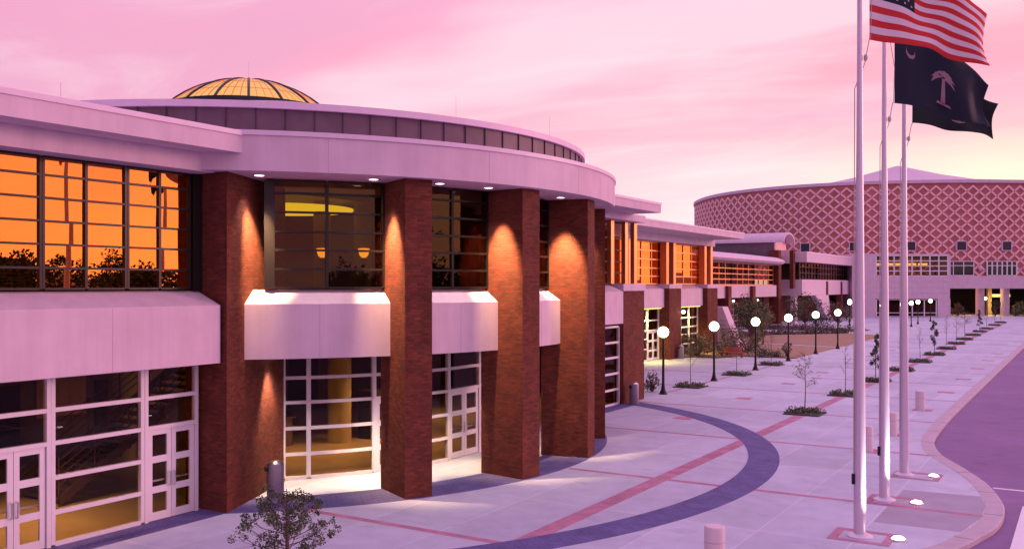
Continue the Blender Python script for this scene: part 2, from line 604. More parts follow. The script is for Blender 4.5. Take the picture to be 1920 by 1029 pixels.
def point(name, loc, energy, color, radius=0.3):
    l = bpy.data.lights.new(name, 'POINT')
    l.energy = energy
    l.color = color
    l.shadow_soft_size = radius
    o = bpy.data.objects.new(name, l)
    COL.objects.link(o)
    o.location = loc
    return o


def child_light(o, parent):
    """a lamp's light hangs from the lamp"""
    org = ORG[parent.name]
    o.location = Vector(o.location) - org
    o.parent = parent
    return o


WARM = (1.0, 0.64, 0.27)

# ------------------------------------------------------------------ ground
g = MB()
g.prism([(-2500, -2500), (2500, -2500), (2500, 2500), (-2500, 2500)], -0.6, -0.13)
tag(g.build('road', M['asphalt']), kind='structure')


def smooth_open(pts, n=8):
    out = []
    for i in range(len(pts) - 1):
        p0 = pts[max(i - 1, 0)]; p1 = pts[i]; p2 = pts[i + 1]; p3 = pts[min(i + 2, len(pts) - 1)]
        for k in range(n):
            t = k / n
            out.append(tuple(0.5 * ((2 * p1[a]) + (-p0[a] + p2[a]) * t + (2 * p0[a] - 5 * p1[a] + 4 * p2[a] - p3[a]) * t * t +
                                    (-p0[a] + 3 * p1[a] - 3 * p2[a] + p3[a]) * t ** 3) for a in (0, 1)))
    out.append(pts[-1])
    return out


curb = smooth_open([(-5.35, 60), (-5.35, 52), (-5.32, 46.2), (-5.2, 41.5), (-5.0, 38.9), (-4.44, 36.4), (-3.6, 34.4), (-2.65, 31.9),
                    (-2.05, 29.4), (-1.88, 27.9), (-1.93, 26.3), (-2.18, 25.0), (-2.6, 23.4), (-3.5, 21.4), (-4.6, 19.4), (-5.2, 16), (-5.35, 10), (-5.35, -60)], 8)
edge = [(-5.35, 330)] + curb
inner = []
for i, p in enumerate(edge):
    a = edge[max(i - 1, 0)]; b = edge[min(i + 1, len(edge) - 1)]
    d = Vector((b[0] - a[0], b[1] - a[1])).normalized()
    inner.append((p[0] + d.y * 0.46, p[1] - d.x * 0.46))
# edge runs toward -y, so the left side (plaza) is at d rotated +... keep the side with smaller x
inner = [q if q[0] < p[0] + 0.2 and (q[0] - p[0]) <= 0.05 or False else (2 * p[0] - q[0], 2 * p[1] - q[1]) for p, q in zip(edge, inner)]
g = MB()
g.prism([(-160, -60), (-160, 330)] + inner, -0.4, 0.0)
tag(g.build('plaza', M['concrete']), kind='structure')
g = MB()
nE = len(edge)
for i in range(nE - 1):
    a, b, c, d = edge[i], edge[i + 1], inner[i + 1], inner[i]
    vs = [(a[0], a[1], -0.3), (b[0], b[1], -0.3), (b[0], b[1], -0.012), (a[0], a[1], -0.012),
          (a[0] * 0.93 + d[0] * 0.07, a[1] * 0.93 + d[1] * 0.07, 0.006), (b[0] * 0.93 + c[0] * 0.07, b[1] * 0.93 + c[1] * 0.07, 0.006), (c[0], c[1], 0.006), (d[0], d[1], 0.006), (d[0], d[1], -0.3), (c[0], c[1], -0.3)]
    g.add(vs, [(1, 0, 3, 2), (2, 3, 4, 5), (5, 4, 7, 6), (6, 7, 8, 9)])
acc = 0.0
for i in range(nE - 1):
    a, b, c, d = edge[i], edge[i + 1], inner[i + 1], inner[i]
    L = hypot(b[0] - a[0], b[1] - a[1])
    while acc < L and L > 1e-6 and a[1] < 130:
        t = acc / L
        q0 = Vector((a[0] + (b[0] - a[0]) * t, a[1] + (b[1] - a[1]) * t)); q1 = Vector((d[0] + (c[0] - d[0]) * t, d[1] + (c[1] - d[1]) * t))
        w_ = Vector(((b[0] - a[0]) / L, (b[1] - a[1]) / L)) * 0.012
        q0 = q0.lerp(q1, 0.05)
        g.prism([tuple(q0 - w_), tuple(q0 + w_), tuple(q1 + w_), tuple(q1 - w_)], -0.004, 0.009, 1)
        acc += 3.0
    acc -= L
    if a[1] >= 130:
        acc = 0.0
tag(g.build('kerb', [M['kerb'], M['louvre']], recalc=True), kind='structure')


def xedge(y):
    best = -5.35
    for i in range(len(inner) - 1):
        y0, y1 = inner[i][1], inner[i + 1][1]
        if (y0 - y) * (y1 - y) <= 0 and y0 != y1:
            t = (y - y0) / (y1 - y0)
            best = inner[i][0] + (inner[i + 1][0] - inner[i][0]) * t
            break
    return best


C = (-27.8, 27.2)
g = MB()
YB = [27.2 + 8.72 * k for k in range(-5, 17)]
for y in YB:
    x0 = -60.0
    if y < 46:
        r = 13.25
        x0 = C[0] + sqrt(max(r * r - (y - C[1]) ** 2, 0)) if abs(y - C[1]) < r else -19.4
        x0 = max(x0, -19.4 if (y < 20 or y > 37) else -99)
        if 42.5 < y < 46.5:
            x0 = -20.0
    elif y < 72:
        x0 = -28.8
    else:
        x0 = -20.0
    g.prism([(x0, y - 0.12), (xedge(y), y - 0.12), (xedge(y), y + 0.12), (x0, y + 0.12)], -0.05, 0.004)
g.box(-11.55, -11.05, -40, 168, -0.05, 0.008)
g.box(-20.22, -20.02, 49, 72, -0.05, 0.008)
for y in (40.2, 48.9, 57.6, 66.3, 75.1, 83.8, 92.5):
    g.box(-7.25, -6.35, y - 0.4, y + 0.4, -0.05, 0.006)
    g.box(-16.0, -15.2, y - 0.4, y + 0.4, -0.05, 0.006)
for y in (19.05, 35.8):
    g.box(-7.25, -6.35, y - 0.45, y + 0.45, -0.05, 0.006)
PY = (23.49, 27.83, 31.85)
for y in PY:
    for a in ((-5.3, -5.1, y - 0.6, y + 0.6), (-4.1, -3.9, y - 0.6, y + 0.6), (-5.1, -4.1, y - 0.6, y - 0.4), (-5.1, -4.1, y + 0.4, y + 0.6)):
        g.box(*a, -0.05, 0.010)
tag(g.build('paver_bands', M['red_band']), kind='structure')
g = MB()
g.ring((-27.1, 27.25), 17.7, 18.75, -66, 68, -0.05, 0.012, 96, smooth=False)
g.ring(C, 11.5, 13.2, -58, 58, -0.05, 0.010, 90, smooth=False)
g.box(-20.4, -19.35, -30, 17.0, -0.05, 0.006)
g.box(-20.4, -19.35, 37.4, 43.4, -0.05, 0.006)
tag(g.build('dark_paving', M['purple']), kind='structure')
g = MB()
g.prism([(-4.62, 29.5), (xedge(29.7) - 0.02, 29.7), (xedge(28.5), 28.5), (xedge(27) - 0.02, 27.0), (xedge(25.2) - 0.03, 25.2), (-4.65, 25.1)], -0.05, 0.002)
tag(g.build('pavement_patch', M['new_concrete']), kind='structure')
g = MB()
g.box(-2.45, 9, 31.75, 31.9, -0.2, -0.124)
g.box(-1.55, -1.25, 12, 29.6, -0.2, -0.122)
g.box(-2.3, 5, 23.1, 23.25, -0.2, -0.124)
tag(g.build('road_marking', M['paint']), kind='structure')
# lawn, beds and paths west of the lamp row
g = MB()
g.prism([(-33, 78), (-20.5, 78.4), (-20.5, 93.6), (-33, 97.0)], -0.05, 0.03)
g.prism([(-33, 98.2), (-20.5, 94.9), (-20.5, 119), (-25.5, 121.5), (-33, 112)], -0.05, 0.03)
tag(g.build('lawn', M['lawn']), kind='structure')
g = MB()
g.prism([(-31, 74.6), (-26, 74.6), (-25.3, 77.6), (-20.6, 77.7), (-20.5, 78.3), (-33, 77.9)], -0.05, 0.05)
g.prism([(-41, 83), (-33.1, 79), (-33.1, 96.8), (-33.1, 113), (-26, 122.4), (-26, 124), (-41, 118)], -0.05, 0.05)
g.prism([(-41, 126), (-25, 127.5), (-25, 133), (-41, 140)], -0.05, 0.05)
tag(g.build('mulch_bed', M['mulch']), kind='structure')

# ------------------------------------------------------------------ the round hall
hall = thing('convention_hall', (-27.8, 27.2, 0), 'round brick and stucco hall with curved white fascia and tall brick piers', 'building')
FINA = [-27.2, -8.5, 10.3, 29.0, 47.5]


def pol(r, a, c=C):
    return (c[0] + r * cos(radians(a)), c[1] + r * sin(radians(a)))


# --- brick piers
MB().prism([(-20.9, 17.05), (-19.33, 17.1), (-20.17, 19.0), (-21.19, 21.06), (-22.0, 20.7), (-21.6, 18.5)], 0, 9.0).build('brick_pier', M['brick'], hall)
for a in FINA:
    d = (-sin(radians(a)), cos(radians(a)))
    p = pol(11.4, a)
    m = MB()
    m.obox(p, d, -0.42, 0.42, 0, 1.72, 0, 8.998)
    m.build('brick_pier', M['brick'], hall)
MB().box(-22.2, -20.05, 43.4, 46.0, 0, 5.72).build('brick_pier', M['brick'], hall)

# --- fascia, roof edge and soffit
m = MB()
m.ring(C, 13.32, 13.5, -90, 90, 9.0, 9.93, 150)
m.build('fascia', M['stucco'], hall)
m = MB()
m.ring(C, 13.2, 13.54, -90, 90, 9.932, 10.06, 150)
m.ring(C, 11.0, 13.2, -90, 90, 9.94, 10.0, 100)
m.build('roof_edge', M['roof_metal'], hall)
MB().ring(C, 8.0, 13.31, -90, 90, 9.004, 9.12, 90).build('soffit', M['stucco'], hall)
for a in (-38.8, -17.9, 1.1, 20, 39):
    MB().ring(C, 13.5, 13.504, a, a + 0.05, 9.02, 9.92, 1).build('seam', M['kerb'], hall)
# --- upper drum
m = MB()
m.ring(C, 11.9, 12.2, 0, 360, 9.98, 10.86, 180, full=True)
for k in range(-24, 26):
    a = k * 3.72 + 1.2
    m.ring(C, 12.2, 12.235, a, a + 0.10, 9.98, 10.86, 1, m=1)
m.build('drum_wall', [M['louvre'], mat('louvre_joint', (0.06, 0.035, 0.05), 0.6)], hall)
m = MB()
m.ring(C, 11.0, 12.34, 0, 360, 10.862, 11.05, 180, full=True)
m.lathe((C[0], C[1], 0), [(11.2, 11.04), (3.28, 11.5), (3.28, 12.80)], 64)
m.build('drum_roof', M['roof_metal'], hall)
# --- glass dome
DC = (-28.8, 26.6)
DR, DH, DZ = 3.2, 1.26, 12.94
Rs = (DR * DR + DH * DH) / (2 * DH)


def dz_(r):
    return DZ + sqrt(max(Rs * Rs - r * r, 0)) - (Rs - DH)


dm = MB().lathe((DC[0], DC[1], 0), [(DR * (1 - i / 10) + 1e-4, dz_(DR * (1 - i / 10))) for i in range(11)], 64).build('dome', M['dome_glass'], hall)
m = MB()
cdir = atan2(-DC[1], -DC[0])
for k in range(16):
    a = cdir + 2 * pi * k / 16
    m.tube([(DC[0] + r * cos(a), DC[1] + r * sin(a), dz_(r) + 0.02) for r in [DR * (1 - i / 10) for i in range(10)]], 0.055, 5)
m.build('dome_rib', M['navy'], dm)
m = MB()
for k in range(64):
    if k % 4 == 0:
        continue
    a = cdir + 2 * pi * k / 64
    m.tube([(DC[0] + r * cos(a), DC[1] + r * sin(a), dz_(r) + 0.005) for r in [DR * (1 - i / 10) for i in range(8)]], 0.016, 4)
for fr in (0.8, 0.58, 0.3):
    m.tube([(DC[0] + DR * fr * cos(2 * pi * i / 48), DC[1] + DR * fr * sin(2 * pi * i / 48), dz_(DR * fr) + 0.005) for i in range(49)], 0.016, 4)
m.build('glazing_bar', M['bronze_lit'], dm)
MB().ring(DC, DR - 0.05, DR + 0.10, 0, 360, DZ - 0.14, DZ + 0.05, 64, full=True).build('dome_rim', M['navy'], dm)
for x, y, z0, z1 in ((-19.0, 12.2, 10.02, 10.4), (-19.2, 14.6, 10.02, 10.35), (DC[0], DC[1], DZ + DH, DZ + DH + 0.8), pol(12.2, -19) + (11.05, 11.75), pol(12.2, 3) + (11.05, 11.75)):
    MB().tube([(x, y, z0), (x, y, z1)], 0.003, 5).build('lightning_rod', M['louvre'], hall)


def frame(m, pts, vert, zs, w=0.09, dep=0.12, vz=None, hw=None):
    """pts: plan points left to right seen from outside; vert: indexes that carry a mullion"""
    hw = hw or w
    z0, z1 = vz if vz else (zs[0], zs[-1])
    n = len(pts)
    for i in vert:
        a = pts[max(i - 1, 0)]; b = pts[min(i + 1, n - 1)]
        d = Vector((b[0] - a[0], b[1] - a[1])).normalized()
        m.obox(pts[i], (d.x, d.y), -w / 2, w / 2, -dep / 2, dep / 2, z0, z1)
    for i in range(n - 1):
        a, b = pts[i], pts[i + 1]
        d = Vector((b[0] - a[0], b[1] - a[1]))
        L = d.length
        d.normalize()
        a0 = w / 2 if i in vert else 0
        a1 = L - (w / 2 if i + 1 in vert else 0)
        for z in zs:
            m.obox(a, (d.x, d.y), a0, a1, -dep / 2 + 0.004, dep / 2 - 0.004, z - hw / 2, z + hw / 2)


PR = random.Random(3)


def pane(m, pts, z0, z1, zs=None, jit=0.0):
    """glass sheets; every cell sits very slightly out of true"""
    zl = [z0] + [z for z in (zs or []) if z0 + 0.2 < z < z1 - 0.2] + [z1]
    for a, b in zip(pts[:-1], pts[1:]):
        d = Vector((b[0] - a[0], b[1] - a[1])).normalized()
        for q0, q1 in zip(zl[:-1], zl[1:]):
            o = [PR.uniform(-jit, jit) for _ in range(3)]
            o.append(o[0] + o[2] - o[1])
            m.add([(p[0] + d.y * k, p[1] - d.x * k, z) for (p, z), k in zip(((a, q0), (b, q0), (b, q1), (a, q1)), o)], [(0, 1, 2, 3)])


def doors(p0, p1, parent, z1=2.34, lites=3, gm='glass_clear', fm='white_frame'):
    """a pair of glazed door leaves between two plan points"""
    d = Vector((p1[0] - p0[0], p1[1] - p0[1]))
    L = d.length
    d.normalize()
    dd = (d.x, d.y)
    for k in range(2):
        a0, a1 = 0.06 + k * (L - 0.12) / 2, 0.06 + (k + 1) * (L - 0.12) / 2
        a0 += 0.008; a1 -= 0.008
        st = 0.13
        m = MB()
        m.obox(p0, dd, a0, a0 + st, -0.03, 0.03, 0.02, z1)
        m.obox(p0, dd, a1 - st, a1, -0.03, 0.03, 0.02, z1)
        h = (z1 - 0.02)
        rails = [0.02] + [0.02 + h * (i + 1) / lites for i in range(lites)]
        for i, z in enumerate(rails):
            lo, hi = (z, z + 0.2) if i == 0 else ((z1 - 0.14, z1) if i == lites else (z - 0.08, z + 0.09))
            m.obox(p0, dd, a0 + st, a1 - st, -0.027, 0.027, lo, hi)
        do = m.build('door', M[fm], parent)
        q0 = (p0[0] + dd[0] * (a0 + st), p0[1] + dd[1] * (a0 + st)); q1 = (p0[0] + dd[0] * (a1 - st), p0[1] + dd[1] * (a1 - st))
        m = MB(); pane(m, [q0, q1], 0.1, z1 - 0.05)
        m.build('pane', M[gm], do)
        hx = a1 - 0.06 if k == 0 else a0 + 0.06
        m = MB()
        nx, ny = dd[1], -dd[0]
        hp = [(p0[0] + dd[0] * hx + nx * o, p0[1] + dd[1] * hx + ny * o) for o in (0.03, 0.09)]
        m.tube([hp[0] + (0.85,), hp[1] + (0.85,), hp[1] + (1.2,), hp[0] + (1.2,)], 0.018, 6)
        m.obox(p0, dd, a0 + 0.1, a1 - 0.1, -0.10, -0.06, 0.98, 1.03)
        m.build('handle', M['chrome'], do)


ZG = [0.05, 0.78, 1.58, 2.38, 3.14, 3.92]


def ground_bay(pts_fn, a, b, kind, parent, gm='glass_clear', seg=4, zs=ZG):
    """one bay of the ground floor glazing from parameter a to b"""
    pts = [pts_fn(a + (b - a) * i / seg) for i in range(seg + 1)]
    if kind == 'doors':
        p0, p1 = pts[0], pts[-1]
        m = MB()
        frame(m, [p0, p1], [0, 1], [z for z in zs if z > 2.2], 0.10, 0.14, (0.0, zs[-1]))
        w = m.build('window', M['white_frame'], parent)
        m = MB(); pane(m, [p0, p1], 2.38, zs[-1]); m.build('pane', M[gm], w)
        doors(p0, p1, parent, 2.33, 3, gm)
    else:
        m = MB()
        frame(m, pts, [0, seg], zs, 0.10, 0.13)
        w = m.build('window', M['white_frame'], parent)
        m = MB(); pane(m, pts, 0.02, zs[-1]); m.build('pane', M[gm], w)


# --- left block
lf = lambda y: (-20.3, y)
yb = [16.93, 15.26, 12.76, 11.03, 8.53, 6.8, 4.3, 2.57]
for i in range(len(yb) - 1):
    ground_bay(lf, yb[i + 1] + 0.055, yb[i] - 0.055, 'doors' if i % 2 == 0 else 'glass', hall, seg=1)
SP = [(-20.38, 5.86), (-20.38, 3.96), (-19.47, 3.96), (-19.47, 5.48)]
spd = MB().sweep_y(SP, -6, 17.0).build('spandrel', M['stucco'], hall, recalc=True)
for y in (1.6, 6.0, 13.8):
    MB().box(-19.48, -19.466, y, y + 0.012, 3.97, 5.47).build('seam', M['kerb'], spd)
ZU = [5.92, 6.40, 6.94, 7.47, 8.0, 8.52, 8.93]
for y0, y1 in ((14.76, 16.69), (12.55, 14.76), (10.35, 12.55), (8.15, 10.35), (5.95, 8.15), (3.75, 5.95)):
    m = MB()
    frame(m, [(-20.3, y0 + 0.03), (-20.3, (y0 + y1) / 2), (-20.3, y1 - 0.03)], [0, 1, 2], ZU, 0.07, 0.12, hw=0.05)
    w = m.build('window', M['bronze'], hall)
    m = MB(); pane(m, [(-20.3, y0), (-20.3, (y0 + y1) / 2), (-20.3, y1)], 5.9, 8.95, ZU, 0.004); m.build('pane', M['glass_bronze'], w)
    m = MB()
    for k in range(14):
        z = 5.95 + k * 0.075
        for u0, u1 in ((0.06, 0.42), (0.56, 0.94)):
            m.add([(-20.62, y0 + (y1 - y0) * u0, z), (-20.62, y0 + (y1 - y0) * u1, z), (-20.66, y0 + (y1 - y0) * u1, z + 0.03), (-20.66, y0 + (y1 - y0) * u0, z + 0.03)], [(0, 1, 2, 3)])
    m.build('blind', M['blind'], w)
MB().box(-20.36, -20.22, 16.74, 17.03, 5.87, 8.95).build('jamb', M['bronze'], hall)
m = MB()
m.box(-20.5, -19.6, -6, 16.9, 8.96, 9.45)
m.build('frieze', M['stucco'], hall)
MB().box(-24, -18.8, -6, 17.15, 9.452, 9.90).build('eave', M['stucco'], hall)
MB().box(-24, -18.77, -6, 17.14, 9.902, 10.03).build('roof_edge', M['roof_metal'], hall)

# --- curved bays: upper glazing, spandrels, ground glazing
ba = [-46.3] + FINA
for i in range(5):
    a0 = ba[i] + (0.35 if i == 0 else 2.15)
    a1 = ba[i + 1] - 2.15
    seg = 8
    R = 11.65
    pts = [pol(R, a0 + (a1 - a0) * k / seg) for k in range(seg + 1)]
    m = MB()
    frame(m, pts, [0, 4, 8], [5.93, 6.46, 7.0, 7.52, 8.07, 8.61, 8.95], 0.085, 0.13, hw=0.06)
    m.obox(pts[0], (Vector(pts[1]) - Vector(pts[0])).normalized(), 0.04, 0.24, -0.05, 0.09, 5.9, 8.98)
    w = m.build('window', M['bronze'], hall)
    m = MB(); pane(m, pts[::4], 5.9, 8.98, [6.46, 7.0, 7.52, 8.07, 8.61], 0.004); m.build('pane', M['glass_dark'], w)
    # sloped-top spandrel
    b0, b1 = ba[i] + (-2.4 if i == 0 else 2.02), ba[i + 1] - 2.02
    m = MB()
    vs = []
    for k in range(9):
        a = b0 + (b1 - b0) * k / 8
        for r, z in ((11.55, 5.88), (11.55, 3.96), (12.12, 3.96), (12.12, 5.48)):
            vs.append(pol(r, a) + (z,))
    fs = [(0, 1, 2, 3), (35, 34, 33, 32)]
    for k in range(8):
        for q in range(4):
            fs.append((4 * k + q, 4 * k + 4 + q, 4 * k + 4 + (q + 1) % 4, 4 * k + (q + 1) % 4))
    m.add(vs, fs)
    sp = m.build('spandrel', M['stucco'], hall, recalc=True)
    m = MB(); am = (b0 + b1) / 2
    m.ring(C, 12.11, 12.124, am, am + 0.06, 3.97, 5.46, 1)
    m.build('seam', M['kerb'], sp)
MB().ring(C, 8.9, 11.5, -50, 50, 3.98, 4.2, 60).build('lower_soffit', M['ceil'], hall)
cf = lambda a: pol(9.1, a)
for a, b, k in ((-43.2, -38.6, 'glass'), (-38.4, -25.3, 'glass'), (-25.1, -13.2, 'doors'), (-13.0, -5.85, 'glass'), (-5.65, 6.25, 'doors'), (6.45, 13.4, 'glass'), (13.6, 25.5, 'doors'), (25.7, 38.5, 'glass'), (38.7, 46, 'glass')):
    ground_bay(cf, a, b, k, hall, seg=1 if k == 'doors' else 3)

# --- right block (mirror of the left one)
MB().sweep_y([(-20.38, 6.02), (-20.38, 4.12), (-19.6, 4.12), (-19.6, 5.7)], 37.2, 42.4).build('spandrel', M['stucco'], hall, recalc=True)
ground_bay(lf, 37.6, 39.5, 'glass', hall, seg=1)
ground_bay(lf, 39.6, 41.3, 'doors', hall, seg=1)
ground_bay(lf, 41.4, 43.3, 'glass', hall, seg=1)
MB().box(-22.0, -20.0, 43.3, 46.1, 5.722, 6.08).build('pier_cap', M['stucco'], hall)
m = MB()
frame(m, [(-20.6, y) for y in (37.4, 38.9, 40.4, 41.9, 43.0, 44.6)], range(6), [6.1, 6.65, 7.2, 7.8, 8.4, 9.2], 0.09, 0.12, hw=0.05)
w = m.build('window', M['bronze'], hall)
m = MB(); pane(m, [(-20.6, 37.4), (-20.6, 44.6)], 6.05, 9.24); m.build('pane', M['glass_dark'], w)
for y in (41.9, 43.55, 44.66):
    MB().box(-20.24, -20.02, y, y + 0.34, 6.082, 9.248).build('pilaster', M['bronze_lit'], hall)
MB().box(-21.5, -19.6, 36.5, 45.15, 9.25, 9.6).build('frieze', M['stucco'], hall)
MB().box(-24, -18.1, 36.6, 43.6, 9.602, 9.98).build('eave', M['stucco'], hall)
MB().box(-24, -18.07, 36.6, 43.62, 9.982, 10.10).build('roof_edge', M['roof_metal'], hall)

# --- shell and interior
m = MB()
m.box(-46, -45.5, -6, 46, 0, 9.9)
m.box(-45.5, -22.05, 45.7, 46, 0, 9.24)
m.box(-45.5, -20.4, -6.3, -6, 0, 9.9)
m.build('rear_wall', M['int_wall'], hall)
m = MB()
m.box(-45.5, -24, -6, 46, 9.60, 9.9)
m.build('roof', M['roof_metal'], hall)
m = MB()
m.prism([(-45.5, -6), (-20.3, -6), (-20.3, 17)] + [pol(9.1, a) for a in (-42, -30, -15, 0, 15, 30, 42)] + [(-20.3, 37.5), (-20.3, 45), (-22, 45.6), (-45.5, 45.6)], -0.02, 0.016)
m.build('floor', M['int_floor'], hall)
m = MB()      # upper floor, open over the stair
m.box(-45.4, -27.2, -5.9, 45.6, 3.98, 5.6)
m.box(-27.2, -22.6, -5.9, 13.0, 3.98, 5.6)
m.box(-22.6, -20.4, -5.9, 20.0, 3.98, 5.6)
m.box(-27.2, -22.6, 23.0, 45.6, 3.98, 5.6)
m.ring(C, 5.3, 11.5, -37, 48, 3.98 - 0.004, 5.604, 30, smooth=False)
m.build('upper_floor', M['ceil'], hall)
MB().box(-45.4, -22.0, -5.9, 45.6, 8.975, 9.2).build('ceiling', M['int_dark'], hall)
m = MB()
m.box(-33.2, -33.0, -5.9, 45.6, 0.02, 3.95)
m.build('partition', M['int_wall'], hall)
m = MB()
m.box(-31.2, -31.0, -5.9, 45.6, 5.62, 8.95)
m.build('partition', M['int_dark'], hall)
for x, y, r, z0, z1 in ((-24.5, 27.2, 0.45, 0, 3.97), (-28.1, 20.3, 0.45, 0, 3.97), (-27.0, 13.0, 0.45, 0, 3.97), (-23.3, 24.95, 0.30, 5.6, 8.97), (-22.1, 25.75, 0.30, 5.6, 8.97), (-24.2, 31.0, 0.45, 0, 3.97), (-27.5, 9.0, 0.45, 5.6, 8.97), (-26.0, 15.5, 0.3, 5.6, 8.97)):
    MB().lathe((x, y, 0), [(r, z0), (r, z1)], 24).build('column', M['int_col'] if z0 == 0 else M['int_col_dim'], hall)
# stair up to the first floor with open railings
m = MB()
n = 17
for i in range(n):
    y = 15.3 + i * 0.31
    z = 0.19 * (i + 1)
    m.box(-25.6, -23.8, y, y + 0.33, z - 0.08, z)
for x in (-25.65, -23.75):
    m.prism([(x - 0.03, 15.2), (x + 0.03, 15.2), (x + 0.03, 15.21), (x - 0.03, 15.21)], 0, 0.05)
    m.add([(x - 0.03, 15.2, 0), (x + 0.03, 15.2, 0), (x + 0.03, 20.6, 3.25), (x - 0.03, 20.6, 3.25), (x - 0.03, 15.2, 0.3), (x + 0.03, 15.2, 0.3), (x + 0.03, 20.6, 3.55), (x - 0.03, 20.6, 3.55)],
          [(0, 1, 2, 3), (4, 5, 6, 7), (0, 3, 7, 4), (1, 2, 6, 5), (3, 2, 6, 7)])
m.box(-25.7, -23.7, 20.57, 23.0, 3.05, 3.23)
st = m.build('staircase', M['wood'], hall)
m = MB()
for x in (-25.65, -23.75):
    for k in range(4):
        h = 0.35 + 0.22 * k
        m.tube([(x, 15.2, 0.25 + h), (x, 20.6, 3.5 + h)], 0.02, 5)
    for k in range(6):
        y = 15.2 + k * 1.08
        m.tube([(x, y, 0.3 + 0.6 * (y - 15.2)), (x, y, 1.35 + 0.6 * (y - 15.2))], 0.025, 5)
m.build('railing', M['wood'], st)
dk = thing('reception_desk', (-25.8, 24.2, 0), 'brown reception desk inside the hall behind the curved glazing', 'desk')
MB().box(-26.2, -25.4, 22.8, 25.6, 0.02, 1.05).build('desk_body', M['int_wall'], dk)
MB().box(-26.3, -25.3, 22.7, 25.7, 1.052, 1.1).build('desk_top', M['wood'], dk)
for i, (x, y, l) in enumerate(((-26.9, 25.9, 'tall dark kiosk behind the left half of the first curved window'), (-24.0, 28.6, 'tall dark kiosk beside the round column in the hall'), (-24.6, 12.2, 'tall dark kiosk at the foot of the lobby stair'))):
    k = thing('kiosk', (x, y, 0), l, 'kiosk', 'dark kiosks inside the hall')
    MB().box(x - 0.4, x + 0.4, y - 0.45, y + 0.45, 0.02, 1.9).build('cabinet', M['int_dark'], k)
    MB().box(x + 0.401, x + 0.42, y - 0.32, y + 0.32, 0.9, 1.7).build('screen', M['black'], k)
m = MB()
for y0, y1, z1 in ((7.0, 8.2, 2.3), (14.2, 15.3, 2.3), (17.4, 19.6, 2.4), (22.6, 23.8, 2.3), (27.6, 29.6, 2.4), (33, 35, 2.4)):
    m.box(-33.02, -32.96, y0, y1, 0.02, z1)
m.build('inner_doorway', M['int_dark'], hall)
m = MB()
for y0, y1 in ((9.0, 12.6), (20.2, 22.2), (24.4, 27.0), (30.2, 32.4)):
    m.box(-33.0, -32.94, y0, y1, 1.1, 3.1)
m.build('wall_panel', M['panel_lit_orange'], hall)
# fixtures inside
cv = MB().lathe((-24.2, 23.87, 0), [(2.42, 8.62), (2.5, 8.64), (2.5, 8.70)], 48).build('cove_light', M['cove'])
tag(cv, 'big round yellow ceiling light glowing behind the upper glazing of the first curved bay', 'ceiling light')
for i, (x, y, d) in enumerate(((-22.98, 24.62, 0), (-21.77, 25.43, 0))):
    s = thing('wall_sconce', (x, y, 7.0), ('left' if i == 0 else 'right') + ' amber bowl sconce glowing on a column behind the first curved upper window', 'sconce', 'amber sconces on the upper columns')
    MB().lathe((x, y, 7.0), [(0.06, -0.02), (0.14, 0.04), (0.19, 0.20), (0.20, 0.30), (0.12, 0.31)], 16).build('shade', M['sconce'], s)
    MB().lathe((x, y, 7.0), [(0.16, -0.09), (0.19, -0.05), (0.12, -0.025)], 16).build('bracket', M['bronze'], s)
for i, (x, y, e) in enumerate(((-25.0, 8.0, 220), (-22.8, 13.2, 260), (-23.5, 24.0, 170), (-22.5, 28.0, 170), (-25.0, 35.0, 100), (-24.0, 41.0, 60))):
    f = thing('ceiling_downlight', (x, y, 3.93), 'warm ceiling light inside the ground floor of the hall', 'ceiling light', 'ceiling lights in the ground floor of the hall')
    MB().lathe((x, y, 3.93), [(0.16, 0.0), (0.18, 0.045)], 20).build('lens', M['sconce'], f)
    child_light(spot('interior_beam', (x, y, 3.88), (x + 0.1, y, 0), e * 3.0, (1.0, 0.62, 0.30), 112, 0.9, 0.12), f)

# --- soffit downlights that wash the piers
DL = [(-46.6, 12.45), (-32.2, 12.5), (-22.6, 12.5), (-14.2, 12.5), (-3.8, 12.5), (4.2, 12.5), (15.3, 12.5), (23.7, 12.5)]
DLT = [(-44.5, 11.9), (-28.8, 12.2), (-25.4, 12.2), (-10.0, 12.2), (-7.0, 12.2), (8.8, 12.2), (12.0, 12.2), (27.5, 12.2)]
for i, (a, r) in enumerate(DL):
    p = pol(r, a)
    names = ['beside the leftmost brick pier', 'on the left of the second brick pier', 'on the right of the second brick pier', 'on the left of the third brick pier', 'on the right of the third brick pier', 'on the left of the fourth brick pier', 'on the right of the fourth brick pier', 'on the left of the fifth brick pier']
    t = thing('soffit_downlight', (p[0], p[1], 9.0), 'round recessed soffit light ' + names[i], 'downlight', 'downlights in the curved soffit')
    MB().lathe((p[0], p[1], 9.0), [(0.13, -0.012), (0.13, 0.0)], 18).build('lens', M['lens'], t)
    MB().ring(p, 0.131, 0.18, 0, 360, 8.985, 9.003, 18, full=True).build('trim_ring', M['white_frame'], t)
    child_light(spot('downlight_beam', (p[0], p[1], 8.97), (*(pol(12.2, DLT[i][0]) if i else (-20.1, 18.85)), 5.9), (0.8e3 if i == 7 else 5200) if i % 2 or i == 0 else 700, WARM, 44 if i % 2 or i == 0 else 24, 0.9, 0.05), t)
    child_light(spot('wide_beam', (p[0], p[1], 8.96), (*pol(11.8, a), 5.0), 260 if i < 6 else 60, (1.0, 0.88, 0.80), 84, 0.9, 0.08), t)
